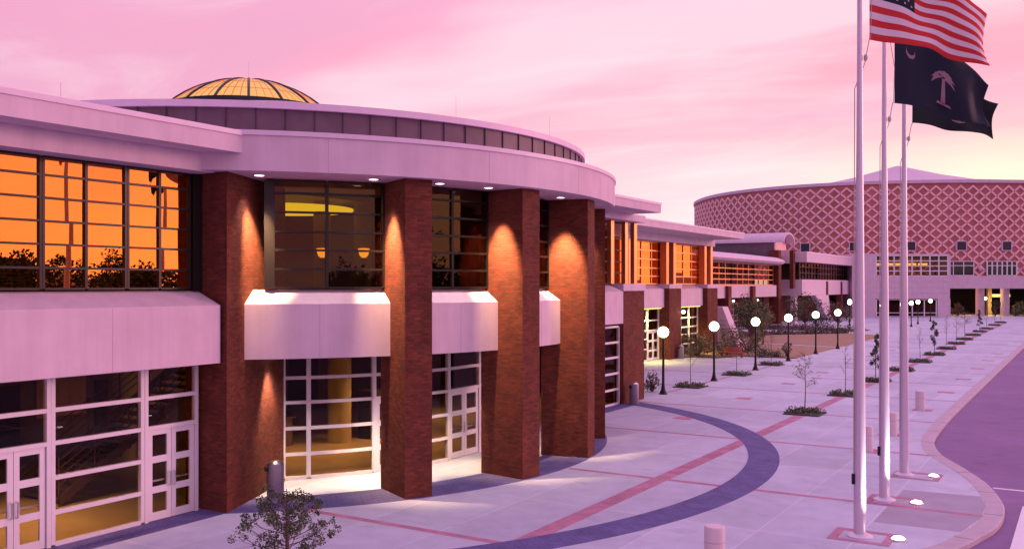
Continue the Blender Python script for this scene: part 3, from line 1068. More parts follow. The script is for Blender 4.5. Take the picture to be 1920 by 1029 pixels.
# lower loggia lights between the piers
LL = [(-44.1, 10.73, -45.4), (-31.0, 10.8, -28.0), (-21.5, 10.8, -26.0), (-13.0, 10.8, -9.6), (-3.0, 10.8, -7.6), (5.5, 10.8, 8.6), (16.0, 10.8, 12), (23.5, 10.8, 27.5)]
for i, (a, r, ta) in enumerate(LL):
    p = pol(r, a)
    t = thing('loggia_downlight', (p[0], p[1], 3.97), 'small recessed light under the lower canopy between the brick piers, bay %s' % ['one left', 'one right', 'two left', 'two right', 'three left', 'three right', 'four left', 'four right'][i], 'downlight', 'downlights under the lower canopy')
    MB().lathe((p[0], p[1], 3.97), [(0.11, -0.012), (0.11, 0.005)], 16).build('lens', M['lens'], t)
    MB().ring(p, 0.112, 0.15, 0, 360, 3.955, 3.978, 16, full=True).build('trim_ring', M['white_frame'], t)
    child_light(spot('downlight_beam', (p[0], p[1], 3.94), (*pol(10.4, ta), 0.9), 950 if i < 4 else 350, (1.0, 0.66, 0.34), 62 if i < 4 else 44, 0.8, 0.05), t)
    child_light(spot('floor_beam', (p[0], p[1], 3.93), (*pol(9.9, a), 0.0), 190 if i < 4 else 60, (1.0, 0.90, 0.84), 80, 0.8, 0.05), t)

# ------------------------------------------------------------------ the gallery wing
wing = thing('gallery_wing', (-29, 66, 0), 'two storey wing set back beyond the round hall with orange lit upper window frames', 'building')
PW = [(53.6, 56.2), (62.4, 65.0), (71.35, 73.95), (80.3, 82.95)]
for i, (a, b) in enumerate(PW):
    MB().box(-30.15, -28.9, a, b, 0, 5.75).build('brick_pier', M['brick'], wing)
    MB().box(-30.2, -28.85, a - 0.08, b + 0.08, 5.752, 6.10).build('pier_cap', M['stucco'], wing)
    for q in (a + 0.5, b - 0.55):
        MB().box(-29.9, -29.35, q, q + 0.5, 6.102, 9.55).build('pilaster', M['bronze_lit'], wing)
WB = [(46.2, 53.5), (56.3, 62.3), (65.1, 71.25), (74.05, 80.2)]
for i, (a, b) in enumerate(WB):
    MB().sweep_y([(-30.1, 6.06), (-30.1, 4.22), (-29.3, 4.22), (-29.3, 5.72)], a, b).build('spandrel', M['stucco'], wing, recalc=True)
    ys = [a - 0.9 + (b - a + 1.8) * k / 4 for k in range(5)]
    m = MB()
    frame(m, [(-30.0, y) for y in ys], range(5), [6.12, 6.75, 7.4, 8.1, 8.8, 9.5], 0.10, 0.14, hw=0.10)
    w = m.build('window', M['bronze_lit'], wing)
    m = MB(); pane(m, [(-30.0, y) for y in ys], 6.08, 9.55, [6.75, 7.4, 8.1, 8.8], 0.006); m.build('pane', M['glass_bronze'], w)
    wf = lambda y: (-29.8, y)
    L = (b - a)
    for u, v, k in ((0.0, 0.22, 'glass'), (0.22, 0.62, 'glass'), (0.62, 1.0, 'doors')) if i < 3 else ((0.0, 0.32, 'glass'), (0.32, 0.64, 'glass'), (0.64, 1.0, 'glass')):
        ground_bay(wf, a + L * u + 0.05, a + L * v - 0.05, k, wing, seg=1, zs=[0.05, 0.95, 1.75, 2.4, 3.2, 4.2])
    MB().box(-33.5, -29.95, a, b, 4.23, 4.4).build('canopy_soffit', M['stucco'], wing)
MB().box(-32.0, -29.15, 46.1, 83.0, 9.552, 10.14).build('frieze', M['stucco'], wing)
MB().box(-36, -26.3, 46.05, 82.6, 10.142, 10.58).build('eave', M['stucco'], wing)
MB().box(-36, -26.26, 46.05, 82.65, 10.582, 10.70).build('roof_edge', M['roof_metal'], wing)
m = MB()
m.box(-36, -35.8, 46.2, 83, 0, 9.5)
m.box(-35.7, -31.3, 82.7, 83, 0, 10.1)
m.build('rear_wall', M['int_wall'], wing)
m = MB()
m.box(-35.8, -30.2, 46.2, 82.6, 4.42, 5.9)
m.box(-35.8, -29.9, 46.2, 82.6, -0.02, 0.016)
m.build('floor', M['int_floor'], wing)
for i, (a, b) in enumerate(WB[2:]):
    t = thing('canopy_light', (-29.55, (a + b) / 2, 4.2), 'long yellow lit strip over the %s glazed entrance of the set back wing' % ('nearer' if i == 0 else 'farther'), 'strip light', 'strip lights over the wing entrances')
    MB().box(-29.66, -29.42, a + 0.3, b - 0.3, 4.12, 4.19).build('lens', M['yellow_lit'], t)
    MB().box(-29.7, -29.4, a + 0.25, b - 0.25, 4.19, 4.218).build('housing', M['white_frame'], t)
    child_light(spot('strip_beam', (-29.35, (a + b) / 2, 4.1), (-29.8, (a + b) / 2, 2.0), 1300, (1.0, 0.92, 0.20), 150, 0.9, 0.3), t)
WLAMP = []


def wall_lamp(p, d, label):
    """bracket lamp with a small globe; d is the plan direction it stands off the wall"""
    t = thing('wall_lamp', p, label, 'wall lamp', 'globe lamps bracketed on the brick piers')
    m = MB()
    e = (p[0] + d[0] * 0.35, p[1] + d[1] * 0.35, p[2] + 0.05)
    m.tube([p, (p[0] + d[0] * 0.2, p[1] + d[1] * 0.2, p[2] + 0.10), e], 0.03, 6)
    m.lathe((e[0], e[1], e[2]), [(0.09, 0.0), (0.10, 0.08), (0.05, 0.1)], 10)
    m.build('bracket', M['black'], t)
    MB().ball((e[0], e[1], e[2] - 0.14), 0.15, 14, 8).build('globe', M['globe'], t)


wall_lamp((-28.9, 73.55, 3.9), (1, 0), 'small globe lamp on the brick pier between the two lit wing entrances')

# ------------------------------------------------------------------ the low conference wing
conf = thing('conference_wing', (-41, 115, 0), 'long two storey wing with white banded spandrel and barrel vaulted roof', 'building')
MB().box(-41.9, -41.3, 85, 145.8, 4.3, 6.04).build('spandrel', M['stucco'], conf)
for a, b in ((95.0, 96.4), (108.5, 109.9), (121.6, 122.9), (132.3, 133.6)):
    MB().box(-42.4, -40.85, a, b, 0, 5.9).build('brick_pier', M['brick'], conf)
ys = [85 + k * (145.6 - 85) / 24 for k in range(25)]
for k in range(0, 24, 4):
    m = MB()
    frame(m, [(-41.8, y) for y in ys[k:k + 5]], range(5), [6.1, 6.85, 7.6, 8.35, 9.1], 0.13, 0.16, hw=0.13)
    w = m.build('window', M['bronze_lit'], conf)
    m = MB(); pane(m, [(-41.8, ys[k]), (-41.8, ys[k + 4])], 6.05, 9.1); m.build('pane', M['glass_dark'], w)
m = MB()   # rounded white eave
prof = [(-46, 9.3), (-40.9, 9.12), (-40.2, 9.3), (-39.9, 9.6), (-40.2, 9.95), (-41.2, 10.3), (-46, 10.9)]
m.sweep_y(prof, 84, 145.6)
m.build('eave', M['stucco'], conf, recalc=True)
MB().box(-47, -46, 84, 150, 0, 10.8).build('rear_wall', M['int_wall'], conf)
MB().box(-45.9, -41.95, 85, 146, 4.32, 5.9).build('upper_floor', M['int_dark'], conf)
MB().box(-43.9, -43.5, 84, 146, 0, 4.3).build('ground_wall', M['brick'], conf)
for a in (99, 113, 122.8, 129.2, 136):
    m = MB()
    frame(m, [(-43.4, a), (-43.4, a + 1.9), (-43.4, a + 3.8)], range(3), [0.1, 0.9, 1.7, 2.6, 3.4], 0.16, 0.16)
    w = m.build('window', M['white_frame'], conf)
    m = MB(); pane(m, [(-43.4, a), (-43.4, a + 3.8)], 0.1, 3.4); m.build('pane', M['glass_dark'], w)
MB().box(-42.5, -41.0, 145.9, 147.4, 0, 11.5).build('stair_pier', M['brick'], conf)
MB().box(-44, -40.42, 149.9, 151.0, 9.5, 11.6).build('stair_tower', M['stucco'], conf)
MB().box(-40.4, -39.8, 149.95, 151.0, 5.5, 11.55).build('stair_pier', M['brick'], conf)
# barrel vault on the roof
m = MB()
vs = []
nv = 14
yv0, yv1 = -58.0, -40.2      # the vault runs across the wing; its open end faces the plaza
for x in (yv0, yv1):
    for k in range(nv + 1):
        a = pi * k / nv
        vs.append((x, 149.2 + 3.3 * cos(a), 12.75 + 1.6 * sin(a)))
    for k in range(nv, -1, -1):
        a = pi * k / nv
        vs.append((x, 149.2 + 3.0 * cos(a), 12.7 + 1.35 * sin(a)))
h = 2 * (nv + 1)
fs = [(k, k + 1, h + k + 1, h + k) for k in range(nv)] + [(nv + 1 + k, nv + 2 + k, h + nv + 2 + k, h + nv + 1 + k) for k in range(nv)]
fs += [(k, k + 1, 2 * nv - k, 2 * nv + 1 - k) for k in range(nv)] + [(h + k, h + k + 1, h + 2 * nv - k, h + 2 * nv + 1 - k) for k in range(nv)]
fs += [(0, h, h + h - 1, h - 1), (nv, h + nv, h + nv + 1, nv + 1)]
m.add(vs, fs, smooth=False)
m.build('barrel_roof', M['stucco'], conf, recalc=True)
m = MB()
m.box(-58, -41.8, 146.3, 152.1, 10.6, 12.7)
m.build('clerestory', M['louvre'], conf)
m = MB()
m.prism([(-41.79, 146.25), (-41.6, 146.25), (-41.6, 152.2), (-41.79, 152.2)], 10.6, 12.7)
m.add([(-41.7, 149.2 + 2.9 * cos(pi * k / 10), 12.7 + 1.25 * sin(pi * k / 10)) for k in range(11)], [tuple(range(11))])
m.build('gable_wall', M['lattice'], conf)
m = MB()   # leaning white buttress at the near end
m.prism([(-31.6, 0), (-27.9, 0), (-29.5, 3.97), (-31.6, 3.97)], 86.0, 87.6)
m.v = [(x, z, y) for x, y, z in m.v]
m.build('buttress', M['stucco'], conf, recalc=True)
wall_lamp((-40.85, 122.6, 4.0), (1, 0), 'small globe lamp on the nearer thin brick pier of the long wing')
wall_lamp((-40.85, 133.3, 4.0), (1, 0), 'small globe lamp on the farther thin brick pier of the long wing')

# ------------------------------------------------------------------ bridge section
br = thing('bridge_building', (-39, 165, 0), 'white bridge block on leaning struts between the long wing and the glazed pavilion', 'building')
m = MB()
m.prism([(-44.2, 152.0), (-39.0, 152.1), (-39.0, 197), (-44, 197)], 4.35, 6.95)
m.build('spandrel', M['stucco'], br)
m = MB()
m.prism([(-44, 151.95), (-38.2, 151.9), (-38.2, 199), (-44, 199)], 9.75, 11.15)
m.build('eave', M['stucco'], br)
MB().box(-44, -38.15, 151.88, 199, 11.152, 11.4).build('roof_edge', M['roof_metal'], br)
for y0, y1 in ((152.3, 164), (164, 176), (176, 188), (188, 197)):
    m = MB()
    k = 6
    frame(m, [(-39.6, y0 + (y1 - y0) * q / k) for q in range(k + 1)], range(k + 1), [7.0, 8.0, 9.0, 9.7], 0.14, 0.2, hw=0.10)
    w = m.build('window', M['bronze'], br)
    m = MB(); pane(m, [(-39.6, y0), (-39.6, y1)], 7.0, 9.74); m.build('pane', M['glass_dark'], w)
for y in (168.3, 179.5):
    MB().box(-39.8, -38.85, y, y + 1.0, 0, 6.7).build('brick_pier', M['brick'], br)
MB().box(-39.7, -39.0, 147.9, 149.3, 0, 4.34).build('column', M['stucco'], br)
m = MB()   # wide leaning strut
m.add([(-39.6, 168.0, 0.3), (-39.6, 171.0, 0.3), (-39.6, 168.7, 4.34), (-39.6, 159.8, 4.34), (-38.7, 168.0, 0.3), (-38.7, 171.0, 0.3), (-38.7, 168.7, 4.34), (-38.7, 159.8, 4.34)],
      [(0, 1, 2, 3), (4, 5, 6, 7), (0, 1, 5, 4), (1, 2, 6, 5), (2, 3, 7, 6), (3, 0, 4, 7)])
m.build('strut', M['stucco'], br, recalc=True)
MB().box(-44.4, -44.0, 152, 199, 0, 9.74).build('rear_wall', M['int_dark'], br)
MB().box(-44, -43.7, 147, 199, 0, 4.3).build('ground_wall', M['brick'], br)


# ------------------------------------------------------------------ pavilion, terrace and arena: built square to the view of the plaza's far end
def CW(X, Y):
    return (X * 0.8519 - Y * 0.5237, X * 0.5237 + Y * 0.8519)


UX = (0.8519, 0.5237)


def cbox(m, X0, X1, Y0, Y1, z0, z1, mi=0):
    return m.prism([CW(X0, Y0), CW(X1, Y0), CW(X1, Y1), CW(X0, Y1)], z0, z1, mi)


o3 = CW(74, 178)
pav = thing('glazed_pavilion', (o3[0], o3[1], 0), 'white panelled pavilion with a long lit window band in front of the arena', 'building')
m = MB()
cbox(m, 64.6, 69.1, 178, 190, 0, 12.0)
cbox(m, 69.1, 83.2, 178.02, 190, 3.45, 7.72)
cbox(m, 69.1, 83.2, 178.02, 190, 11.72, 12.0)
cbox(m, 82.9, 83.35, 178.0, 190, 7.72, 11.72)
cbox(m, 80.9, 83.3, 178.02, 190, 0, 3.45)
m.build('wall', M['stucco'], pav)
m = MB()
for z in (4.5, 5.6, 6.7):
    cbox(m, 69.0, 83.36, 177.985, 178.0, z, z + 0.04)
m.build('reveal_joint', M['kerb'], pav)
pts = [CW(69.2 + 13.6 * k / 8, 178.1) for k in range(9)]
m = MB(); frame(m, pts, range(9), [7.8, 8.75, 9.7, 10.65, 11.65], 0.22, 0.2, hw=0.18)
w = m.build('window', M['white_frame'], pav)
m = MB(); pane(m, [pts[0], pts[-1]], 7.75, 11.7); m.build('pane', M['glass_clear'], w)
m = MB()
cbox(m, 69.2, 82.8, 188, 188.3, 7.73, 11.7)
cbox(m, 69.1, 80.9, 188.0, 188.3, 0.0, 3.44)
m.build('interior_wall', M['int_dark'], pav)
m = MB()
cbox(m, 69.2, 82.8, 178.4, 188, 11.3, 11.68)
m.build('ceiling', M['ceil'], pav)
pts = [CW(69.3 + 11.4 * k / 5, 178.3) for k in range(6)]
m = MB(); frame(m, pts, range(6), [0.1, 0.8, 3.3], 0.2, 0.2, hw=0.12)
w = m.build('window', M['white_frame'], pav)
m = MB(); pane(m, [pts[0], pts[-1]], 0.05, 3.44); m.build('pane', M['glass_dark'], w)
ss = MB()
for k in range(5):
    cbox(ss, 70.2 + k * 2.2, 71.9 + k * 2.2, 182.0, 182.3, 9.95, 10.3)
ss = ss.build('strip_light', emit('amber_strip', (1.0, 0.45, 0.05), 1.5))
tag(ss, 'row of amber ceiling strips glowing inside the white pavilion window band', 'strip light')

o3 = CW(95, 182)
ter = thing('arena_terrace', (o3[0], o3[1], 0), 'raised white terrace deck with a dark open undercroft on columns', 'terrace')
m = MB(); cbox(m, 83.4, 150, 181.5, 183.2, 5.4, 7.86); m.build('parapet', M['stucco'], ter)
m = MB(); cbox(m, 83.4, 150, 183.2, 240, 5.5, 7.5); m.build('deck', M['stucco'], ter)
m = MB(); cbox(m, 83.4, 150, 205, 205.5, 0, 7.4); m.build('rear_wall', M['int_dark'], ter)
for X in (92.2, 97.1, 111, 122, 134):
    m = MB(); cbox(m, X - 0.6, X + 0.6, 184, 185.2, 0, 5.49); m.build('column', M['stucco'], ter)
for X in (95.2, 96.9):
    m = MB(); cbox(m, X - 0.4, X + 0.4, 190, 190.8, 0, 5.49); m.build('column', M['int_col'], ter)
sl_ = MB()
cbox(sl_, 96.0, 99.4, 187.0, 187.4, 3.7, 4.25)
sl_ = sl_.build('strip_light', M['yellow_lit'])
tag(sl_, 'bright yellow strip light under the terrace between two columns', 'strip light')
p = CW(96.5, 186.4)
point('undercroft_lamp', (p[0], p[1], 3.6), 900, (1.0, 0.66, 0.25), 0.5)
p = CW(88, 188)
point('undercroft_lamp', (p[0], p[1], 3.0), 420, (1.0, 0.5, 0.25), 0.5)

# arena ------------------------------------------------------------
AX, AY, AA, AB, AN = 90.0, 225.0, 44.9, 42.0, 2.27
dense = []
for i in range(1441):
    t = 2 * pi * i / 1440 - pi          # starts at the left end, runs through the front
    c_, s_ = cos(t), sin(t)
    dense.append((AX + AA * math.copysign(abs(c_) ** (2 / AN), c_), AY + AB * math.copysign(abs(s_) ** (2 / AN), s_)))
cum = [0.0]
for a, b in zip(dense[:-1], dense[1:]):
    cum.append(cum[-1] + hypot(b[0] - a[0], b[1] - a[1]))
PER = cum[-1]


def arena_pt(s, off=0.0):
    s = s % PER
    lo, hi = 0, len(cum) - 1
    while hi - lo > 1:
        mid = (lo + hi) // 2
        if cum[mid] <= s:
            lo = mid
        else:
            hi = mid
    t = (s - cum[lo]) / max(cum[hi] - cum[lo], 1e-9)
    a, b = dense[lo], dense[hi]
    d = Vector((b[0] - a[0], b[1] - a[1])).normalized()
    X = a[0] + (b[0] - a[0]) * t + d.y * off
    Y = a[1] + (b[1] - a[1]) * t - d.x * off
    return CW(X, Y)


def arena_s(X):
    """arc length where the front wall passes lateral position X"""
    best = None
    for i, (a, b) in enumerate(dense):
        if b < AY and (best is None or abs(a - X) < abs(dense[best][0] - X)):
            best = i
    return cum[best]


o3 = CW(AX, AY)
arena = thing('arena', (o3[0], o3[1], 0), 'huge round arena clad in a pink diamond lattice over red panels', 'arena')
NS = 160
ring_pts = [arena_pt(PER * i / NS) for i in range(NS)]
MB().prism(ring_pts, 7.6, 26.2).build('wall', M['panel_red'], arena)
m = MB()
NB = int(round(PER / 2.38))
step = PER / NB
hz = 2.06
z0, z1 = 7.9, 26.2
rows = int((z1 - z0) / hz * 2)
vis = [k for k in range(NB) if CW and True]
for k in range(NB * 1):
    for sgn in (1, -1):
        for r in range(rows):
            s0 = (k + (r * 0.5) * sgn) * step
            s1 = s0 + 0.5 * step * sgn
            za, zb = z0 + r * hz / 2, z0 + (r + 1) * hz / 2
            Xm = s0 % PER
            if Xm > PER * 0.56 and Xm < PER * 0.96:
                continue      # rear of the arena
            wv = 0.235
            for off, oz in ((0.14, 0),):
                pa, pb = arena_pt(s0, off), arena_pt(s1, off)
                qa, qb = arena_pt(s0, 0.0), arena_pt(s1, 0.0)
                m.add([(pa[0], pa[1], za - wv), (pb[0], pb[1], zb - wv), (pb[0], pb[1], zb + wv), (pa[0], pa[1], za + wv),
                       (qa[0], qa[1], za - wv), (qb[0], qb[1], zb - wv), (qb[0], qb[1], zb + wv), (qa[0], qa[1], za + wv)],
                      [(0, 1, 2, 3), (4, 5, 1, 0), (3, 2, 6, 7)])
m.build('lattice', M['lattice'], arena)
m = MB()
for i in range(NS):
    a, b = PER * i / NS, PER * (i + 1) / NS
    P = [arena_pt(a, -0.6), arena_pt(b, -0.6), arena_pt(b, 0.35), arena_pt(a, 0.35)]
    m.add([q + (26.0,) for q in P] + [q + (26.62,) for q in P], [(3, 2, 1, 0), (4, 5, 6, 7), (2, 3, 7, 6), (0, 1, 5, 4)])
m.build('rim', M['stucco'], arena, recalc=True)
m = MB()
rr = [(1.0, 26.5), (0.8, 27.8), (0.5, 29.3), (0.25, 31.7), (0.06, 34.0), (0.0, 34.7)]
vs = []
K = 64
for q, z in rr:
    for i in range(K):
        t = 2 * pi * i / K
        vs.append(CW(AX + 2.6 + (AA - 1) * q * cos(t), AY + (AB - 1) * q * sin(t)) + (z,))
fs = [(j * K + i, j * K + (i + 1) % K, (j + 1) * K + (i + 1) % K, (j + 1) * K + i) for j in range(len(rr) - 1) for i in range(K)]
m.add(vs, fs)
m.build('roof', M['stucco'], arena, recalc=True)
for X in (60.02, 68.28, 78.13, 87.76, 96.65, 106, 115):
    s0 = arena_s(X)
    m = MB()
    pts = [arena_pt(s0 - 0.95, 0.2), arena_pt(s0 + 0.95, 0.2)]
    frame(m, pts, [0, 1], [12.8, 14.6], 0.16, 0.4, hw=0.16)
    w = m.build('window', M['stucco'], arena)
    m = MB(); m.prism([arena_pt(s0 - 0.9, 0.0), arena_pt(s0 + 0.9, 0.0), arena_pt(s0 + 0.9, 0.24), arena_pt(s0 - 0.9, 0.24)], 12.85, 14.55)
    m.build('pane', mat('arena_window', (0.035, 0.025, 0.04), 0.35), w)
dk_m = mat('arena_glass', (0.012, 0.012, 0.016), 0.12, spec=0.6)
for X0, X1, isd in ((84.0, 89.9, 0), (92.7, 98.5, 1), (101.5, 107.5, 0), (110.5, 116, 1)):
    s0, s1 = arena_s(X0), arena_s(X1)
    kk = 3 if not isd else 6
    pts = [arena_pt(s0 + (s1 - s0) * q / kk, 0.38) for q in range(kk + 1)]
    m = MB(); frame(m, pts, range(kk + 1), [7.95, 9.85, 10.7], 0.16 if not isd else 0.26, 0.12, hw=0.14)
    w = m.build('entrance', M['white_frame'], arena)
    m = MB(); m.prism([arena_pt(s0, 0.0), arena_pt((s0 + s1) / 2, 0.0), arena_pt(s1, 0.0), arena_pt(s1, 0.33), arena_pt((s0 + s1) / 2, 0.33), arena_pt(s0, 0.33)], 7.9, 10.72)
    m.build('pane', dk_m, w)
for X in (91.4, 100.2):
    p = arena_pt(arena_s(X), 0.42)
    MB().ball((p[0], p[1], 9.35), 0.42, 12, 8, sz=1.3).build('wall_light', M['stucco'], arena)


# ------------------------------------------------------------------ street furniture
def make_lamp():
    t = local(thing('street_lamp', (0, 0, 0), 'x', 'street lamp', 'globe street lamps along the plaza'))
    MB().lathe((0, 0, 0), [(0.24, 0), (0.24, 0.05), (0.19, 0.07), (0.17, 0.16), (0.13, 0.24), (0.10, 0.40), (0.085, 0.55), (0.075, 0.62), (0.07, 1.4), (0.055, 2.9), (0.06, 2.95), (0.085, 3.02), (0.06, 3.06), (0.12, 3.14)], 14).build('post', M['black'], t)
    MB().ball((0, 0, 3.42), 0.30, 24, 14).build('globe', M['globe'], t)
    return t


lamp0 = make_lamp()
LP = [(-20.0, 48.5, 'nearest the round hall, by the brick pier'), (-20.05, 56.9, 'second from the round hall along the plaza edge'), (-20.1, 65.7, 'third from the round hall along the plaza edge'),
      (-20.3, 75.0, 'at the near corner of the brown lawn'), (-20.35, 84.0, 'on the brown lawn edge, fifth from the round hall'), (-20.2, 91.8, 'on the brown lawn edge, sixth from the round hall'),
      (-22.6, 128.0, 'just right of the nearest flagpole, beyond the lawn'), (-21.5, 136, 'between the second and third flagpoles'),
      (-22.5, 157, 'just right of the third flagpole'), (-22.3, 169, 'rightmost in front of the pavilion windows'), (-21.9, 146.5, 'hidden low behind the third flagpole'),
      (-33.3, 160, 'upper of two seen left of the nearest flagpole'), (-30.4, 146, 'lower of two seen left of the nearest flagpole')]
for i, (x, y, l) in enumerate(LP):
    o = lamp0 if i == 0 else copy_tree(lamp0)
    o.location = (x, y, 0)
    o['label'] = 'lit globe lamp on black post ' + l
p = CW(94.2, 186.5)
o = copy_tree(lamp0); o.location = (p[0], p[1], 0); o['label'] = 'lit globe lamp standing before the dark terrace undercroft'


def make_bollard():
    t = local(thing('bollard', (0, 0, 0), 'x', 'bollard', 'concrete bollards along the plaza'))
    MB().lathe((0, 0, 0), [(0.215, 0), (0.215, 0.90), (0.20, 0.93), (0.05, 0.94), (0.001, 0.94)], 28).build('shaft', M['bollard'], t)
    MB().lathe((0, 0, 0), [(0.217, 0.60), (0.217, 0.615)], 28).build('score_line', M['kerb'], t)
    return t


b0 = make_bollard()
for i, (x, y, l) in enumerate(((-6.72, 19.1, 'nearest, cut off by the bottom of the photo'), (-6.82, 35.6, 'right beside the nearest flagpole'), (-6.7, 39.9, 'beside the middle flagpole'), (-6.88, 48.7, 'farthest, standing right of the third flagpole'))):
    o = b0 if i == 0 else copy_tree(b0)
    o.location = (x, y, 0)
    o['label'] = 'pale round concrete bollard ' + l


def make_bin():
    t = local(thing('litter_bin', (0, 0, 0), 'x', 'litter bin', 'tall cylindrical litter bins by the piers'))
    MB().lathe((0, 0, 0), [(0.23, 0.0), (0.235, 0.02), (0.235, 0.98), (0.22, 1.02)], 24).build('body', M['bin'], t)
    MB().lathe((0, 0, 0), [(0.22, 1.022), (0.20, 1.05), (0.12, 1.09), (0.001, 1.10)], 20).build('lid', M['chrome'], t)
    m = MB()
    m.obox((-0.13, -0.24), (0.9, -0.436), -0.02, 0.16, -0.01, 0.03, 0.82, 0.94)
    m.build('opening', M['black'], t)
    return t


bn = make_bin()
for i, (x, y, l) in enumerate(((-19.45, 18.95, 'with a shiny lid behind the foreground shrub'), (-19.6, 43.7, 'at the foot of the detached brick pier'), (-28.55, 73.0, 'at the foot of the far brick pier between lit entrances'))):
    o = bn if i == 0 else copy_tree(bn)
    o.location = (x, y, 0)
    o['label'] = 'grey cylindrical litter bin ' + l

# flagpoles ---------------------------------------------------------
XPS = (-4.66, -4.86, -4.97)
for i, (y, h, l) in enumerate(((PY[0], 14.9, 'nearest, flying the striped flag'), (PY[1], 13.6, 'middle, flying the navy flag'), (PY[2], 13.4, 'third and farthest, flying the charcoal flag'))):
    XP = XPS[i]
    t = thing('flagpole', (XP, y, 0), 'tall pale tapered flagpole, ' + l, 'flagpole', 'three flagpoles on the plaza')
    MB().lathe((XP, y, 0), [(0.142, 0), (0.135, 2.0), (0.108, 6), (0.075, 9.6), (0.064, 11.7), (0.05, h)], 24).build('pole', M['pole'], t)
    MB().lathe((XP, y, 0), [(0.30, 0.0), (0.30, 0.025), (0.24, 0.06), (0.16, 0.09)], 28).build('base_collar', M['pole'], t)
    MB().ball((XP, y, h + 0.08), 0.10, 14, 8).build('finial', M['chrome'], t)
    if i < 2:
        MB().obox((XP - 0.13, y - 0.10), (0.85, 0.52), -0.03, 0.03, -0.03, 0.03, 1.25, 1.5).build('cleat', M['black'], t)
    zr = (11.9, 11.1, 11.1)[i]
    m = MB()
    m.tube([(XP - 0.12, y - 0.1, 1.4), (XP - 0.10, y - 0.08, zr - 1.2), (XP + 0.10, y + 0.06, zr - 0.6), (XP + 0.20, y + 0.13, zr + 0.02)], 0.012, 5)
    m.ball((XP + 0.12, y + 0.08, zr - 0.45), 0.05, 8, 6, sz=1.8)
    m.tube([(XP + 0.22, y + 0.14, zr), (XP + 0.24, y + 0.15, zr + 1.0), (XP + 0.06, y + 0.04, zr + 2.3)], 0.010, 5)
    m.build('halyard', M['rope'], t)
    u = thing('ground_uplight', (XP + 0.85, y + (0.10 if i != 1 else -0.05), 0), 'round in-ground floodlight glowing beside the %s flagpole' % ('nearest', 'middle', 'farthest')[i], 'floodlight', 'in-ground floodlights by the flagpoles')
    ux, uy = XP + 0.85, y + (0.10 if i != 1 else -0.05)
    MB().lathe((ux, uy, 0), [(0.19, 0.0), (0.185, 0.03), (0.15, 0.045)], 20).build('housing', M['chrome'], u)
    MB().lathe((ux, uy, 0), [(0.15, 0.046), (0.10, 0.085), (0.001, 0.10)], 20).build('lens', M['uplens'] if i < 2 else M['lens'], u)
    if i < 2:
        child_light(spot('uplight_beam', (ux, uy, 0.12), (XP + 0.1, y, 2.2), 1100, (1.0, 0.97, 0.95), 80, 0.9, 0.08), u)


def flag_fn(hoist, H, L, topdrop, botdrop, amp, ph, z0):
    """hoist plan point; top z0; returns a map (u,v)->3D, u to the fly, v down"""
    def f(u, v):
        drop = topdrop * (1 - v) + botdrop * v
        x = u * L
        z = z0 - v * H - drop * u ** 1.25
        wv = amp * u ** 0.7 * (sin(2 * pi * (1.6 * u - 0.35 * v) + ph) + 0.45 * sin(2 * pi * (3.1 * u + 0.5 * v) + 1.7 * ph))
        z += 0.10 * u * sin(2 * pi * (1.3 * u + 0.6 * v) + ph)
        X = x * (1 - 0.05 * sin(pi * v))
        return Vector((hoist[0] + UX[0] * X - 0.5237 * -wv, hoist[1] + UX[1] * X + 0.8519 * -wv, z))
    return f


def cloth(name, f, nu, nv, matfn, mats, label):
    m = MB()
    for j in range(nv + 1):
        for i in range(nu + 1):
            m.v.append(tuple(f(i / nu, j / nv)))
    for j in range(nv):
        for i in range(nu):
            b = j * (nu + 1) + i
            m.f.append((b, b + 1, b + nu + 2, b + nu + 1))
            m.m.append(matfn((i + 0.5) / nu, (j + 0.5) / nv))
            m.sm.append(True)
    o = m.build(name, mats)
    ORG[o.name] = Vector((0, 0, 0))
    sd = o.modifiers.new('thickness', 'SOLIDIFY')
    sd.thickness = 0.006
    sd.offset = 0
    tag(o, label, 'flag', 'flags on the three flagpoles')
    return o


def decal(f, polys, name, mt, parent):
    """flat marks laid on both faces of a cloth"""
    m = MB()
    for poly in polys:
        cu = sum(p[0] for p in poly) / len(poly); cv_ = sum(p[1] for p in poly) / len(poly)
        for sgn in (1, -1):
            ring = []
            e = 0.002
            for (u, v) in [(cu, cv_)] + poly:
                n = (f(u + e, v) - f(u - e, v)).cross(f(u, v + e) - f(u, v - e)).normalized()
                ring.append(tuple(f(u, v) + n * 0.010 * sgn))
            k = len(poly)
            m.add(ring, [(0, 1 + i, 1 + (i + 1) % k) for i in range(k)])
    return m.build(name, mt, parent)


f1 = flag_fn((XPS[0] + 0.20, PY[0] + 0.12), 2.2, 2.85, 1.65, 0.62, 0.16, 0.4, 14.08)
us = cloth('flag', f1, 64, 52, lambda u, v: 2 if (u < 0.40 and v < 7 / 13) else (0 if int(v * 13) % 2 == 0 else 1), [M['flag_red'], M['flag_white'], M['flag_blue']], 'red and white striped flag with navy canton blowing from the nearest pole')
stars = []
for r in range(9):
    for c in range(6 if r % 2 == 0 else 5):
        cu = 0.40 * ((c + 0.5) / 6 + (0 if r % 2 == 0 else 1 / 12)); cv_ = 7 / 13 * (r + 1) / 10
        stars.append([(cu + (0.016 if k % 2 == 0 else 0.0065) * 0.77 * sin(pi * k / 5), cv_ - (0.016 if k % 2 == 0 else 0.0065) * cos(pi * k / 5)) for k in range(10)])
decal(f1, stars, 'stars', M['flag_white'], us)
f2 = flag_fn((XPS[1] + 0.24, PY[1] + 0.15), 2.15, 2.70, 1.55, 0.75, 0.15, 2.1, 13.25)
sc = cloth('flag', f2, 48, 30, lambda u, v: 0, [M['flag_blue']], 'navy flag with a pale crescent and palm tree on the middle pole')
cr = []
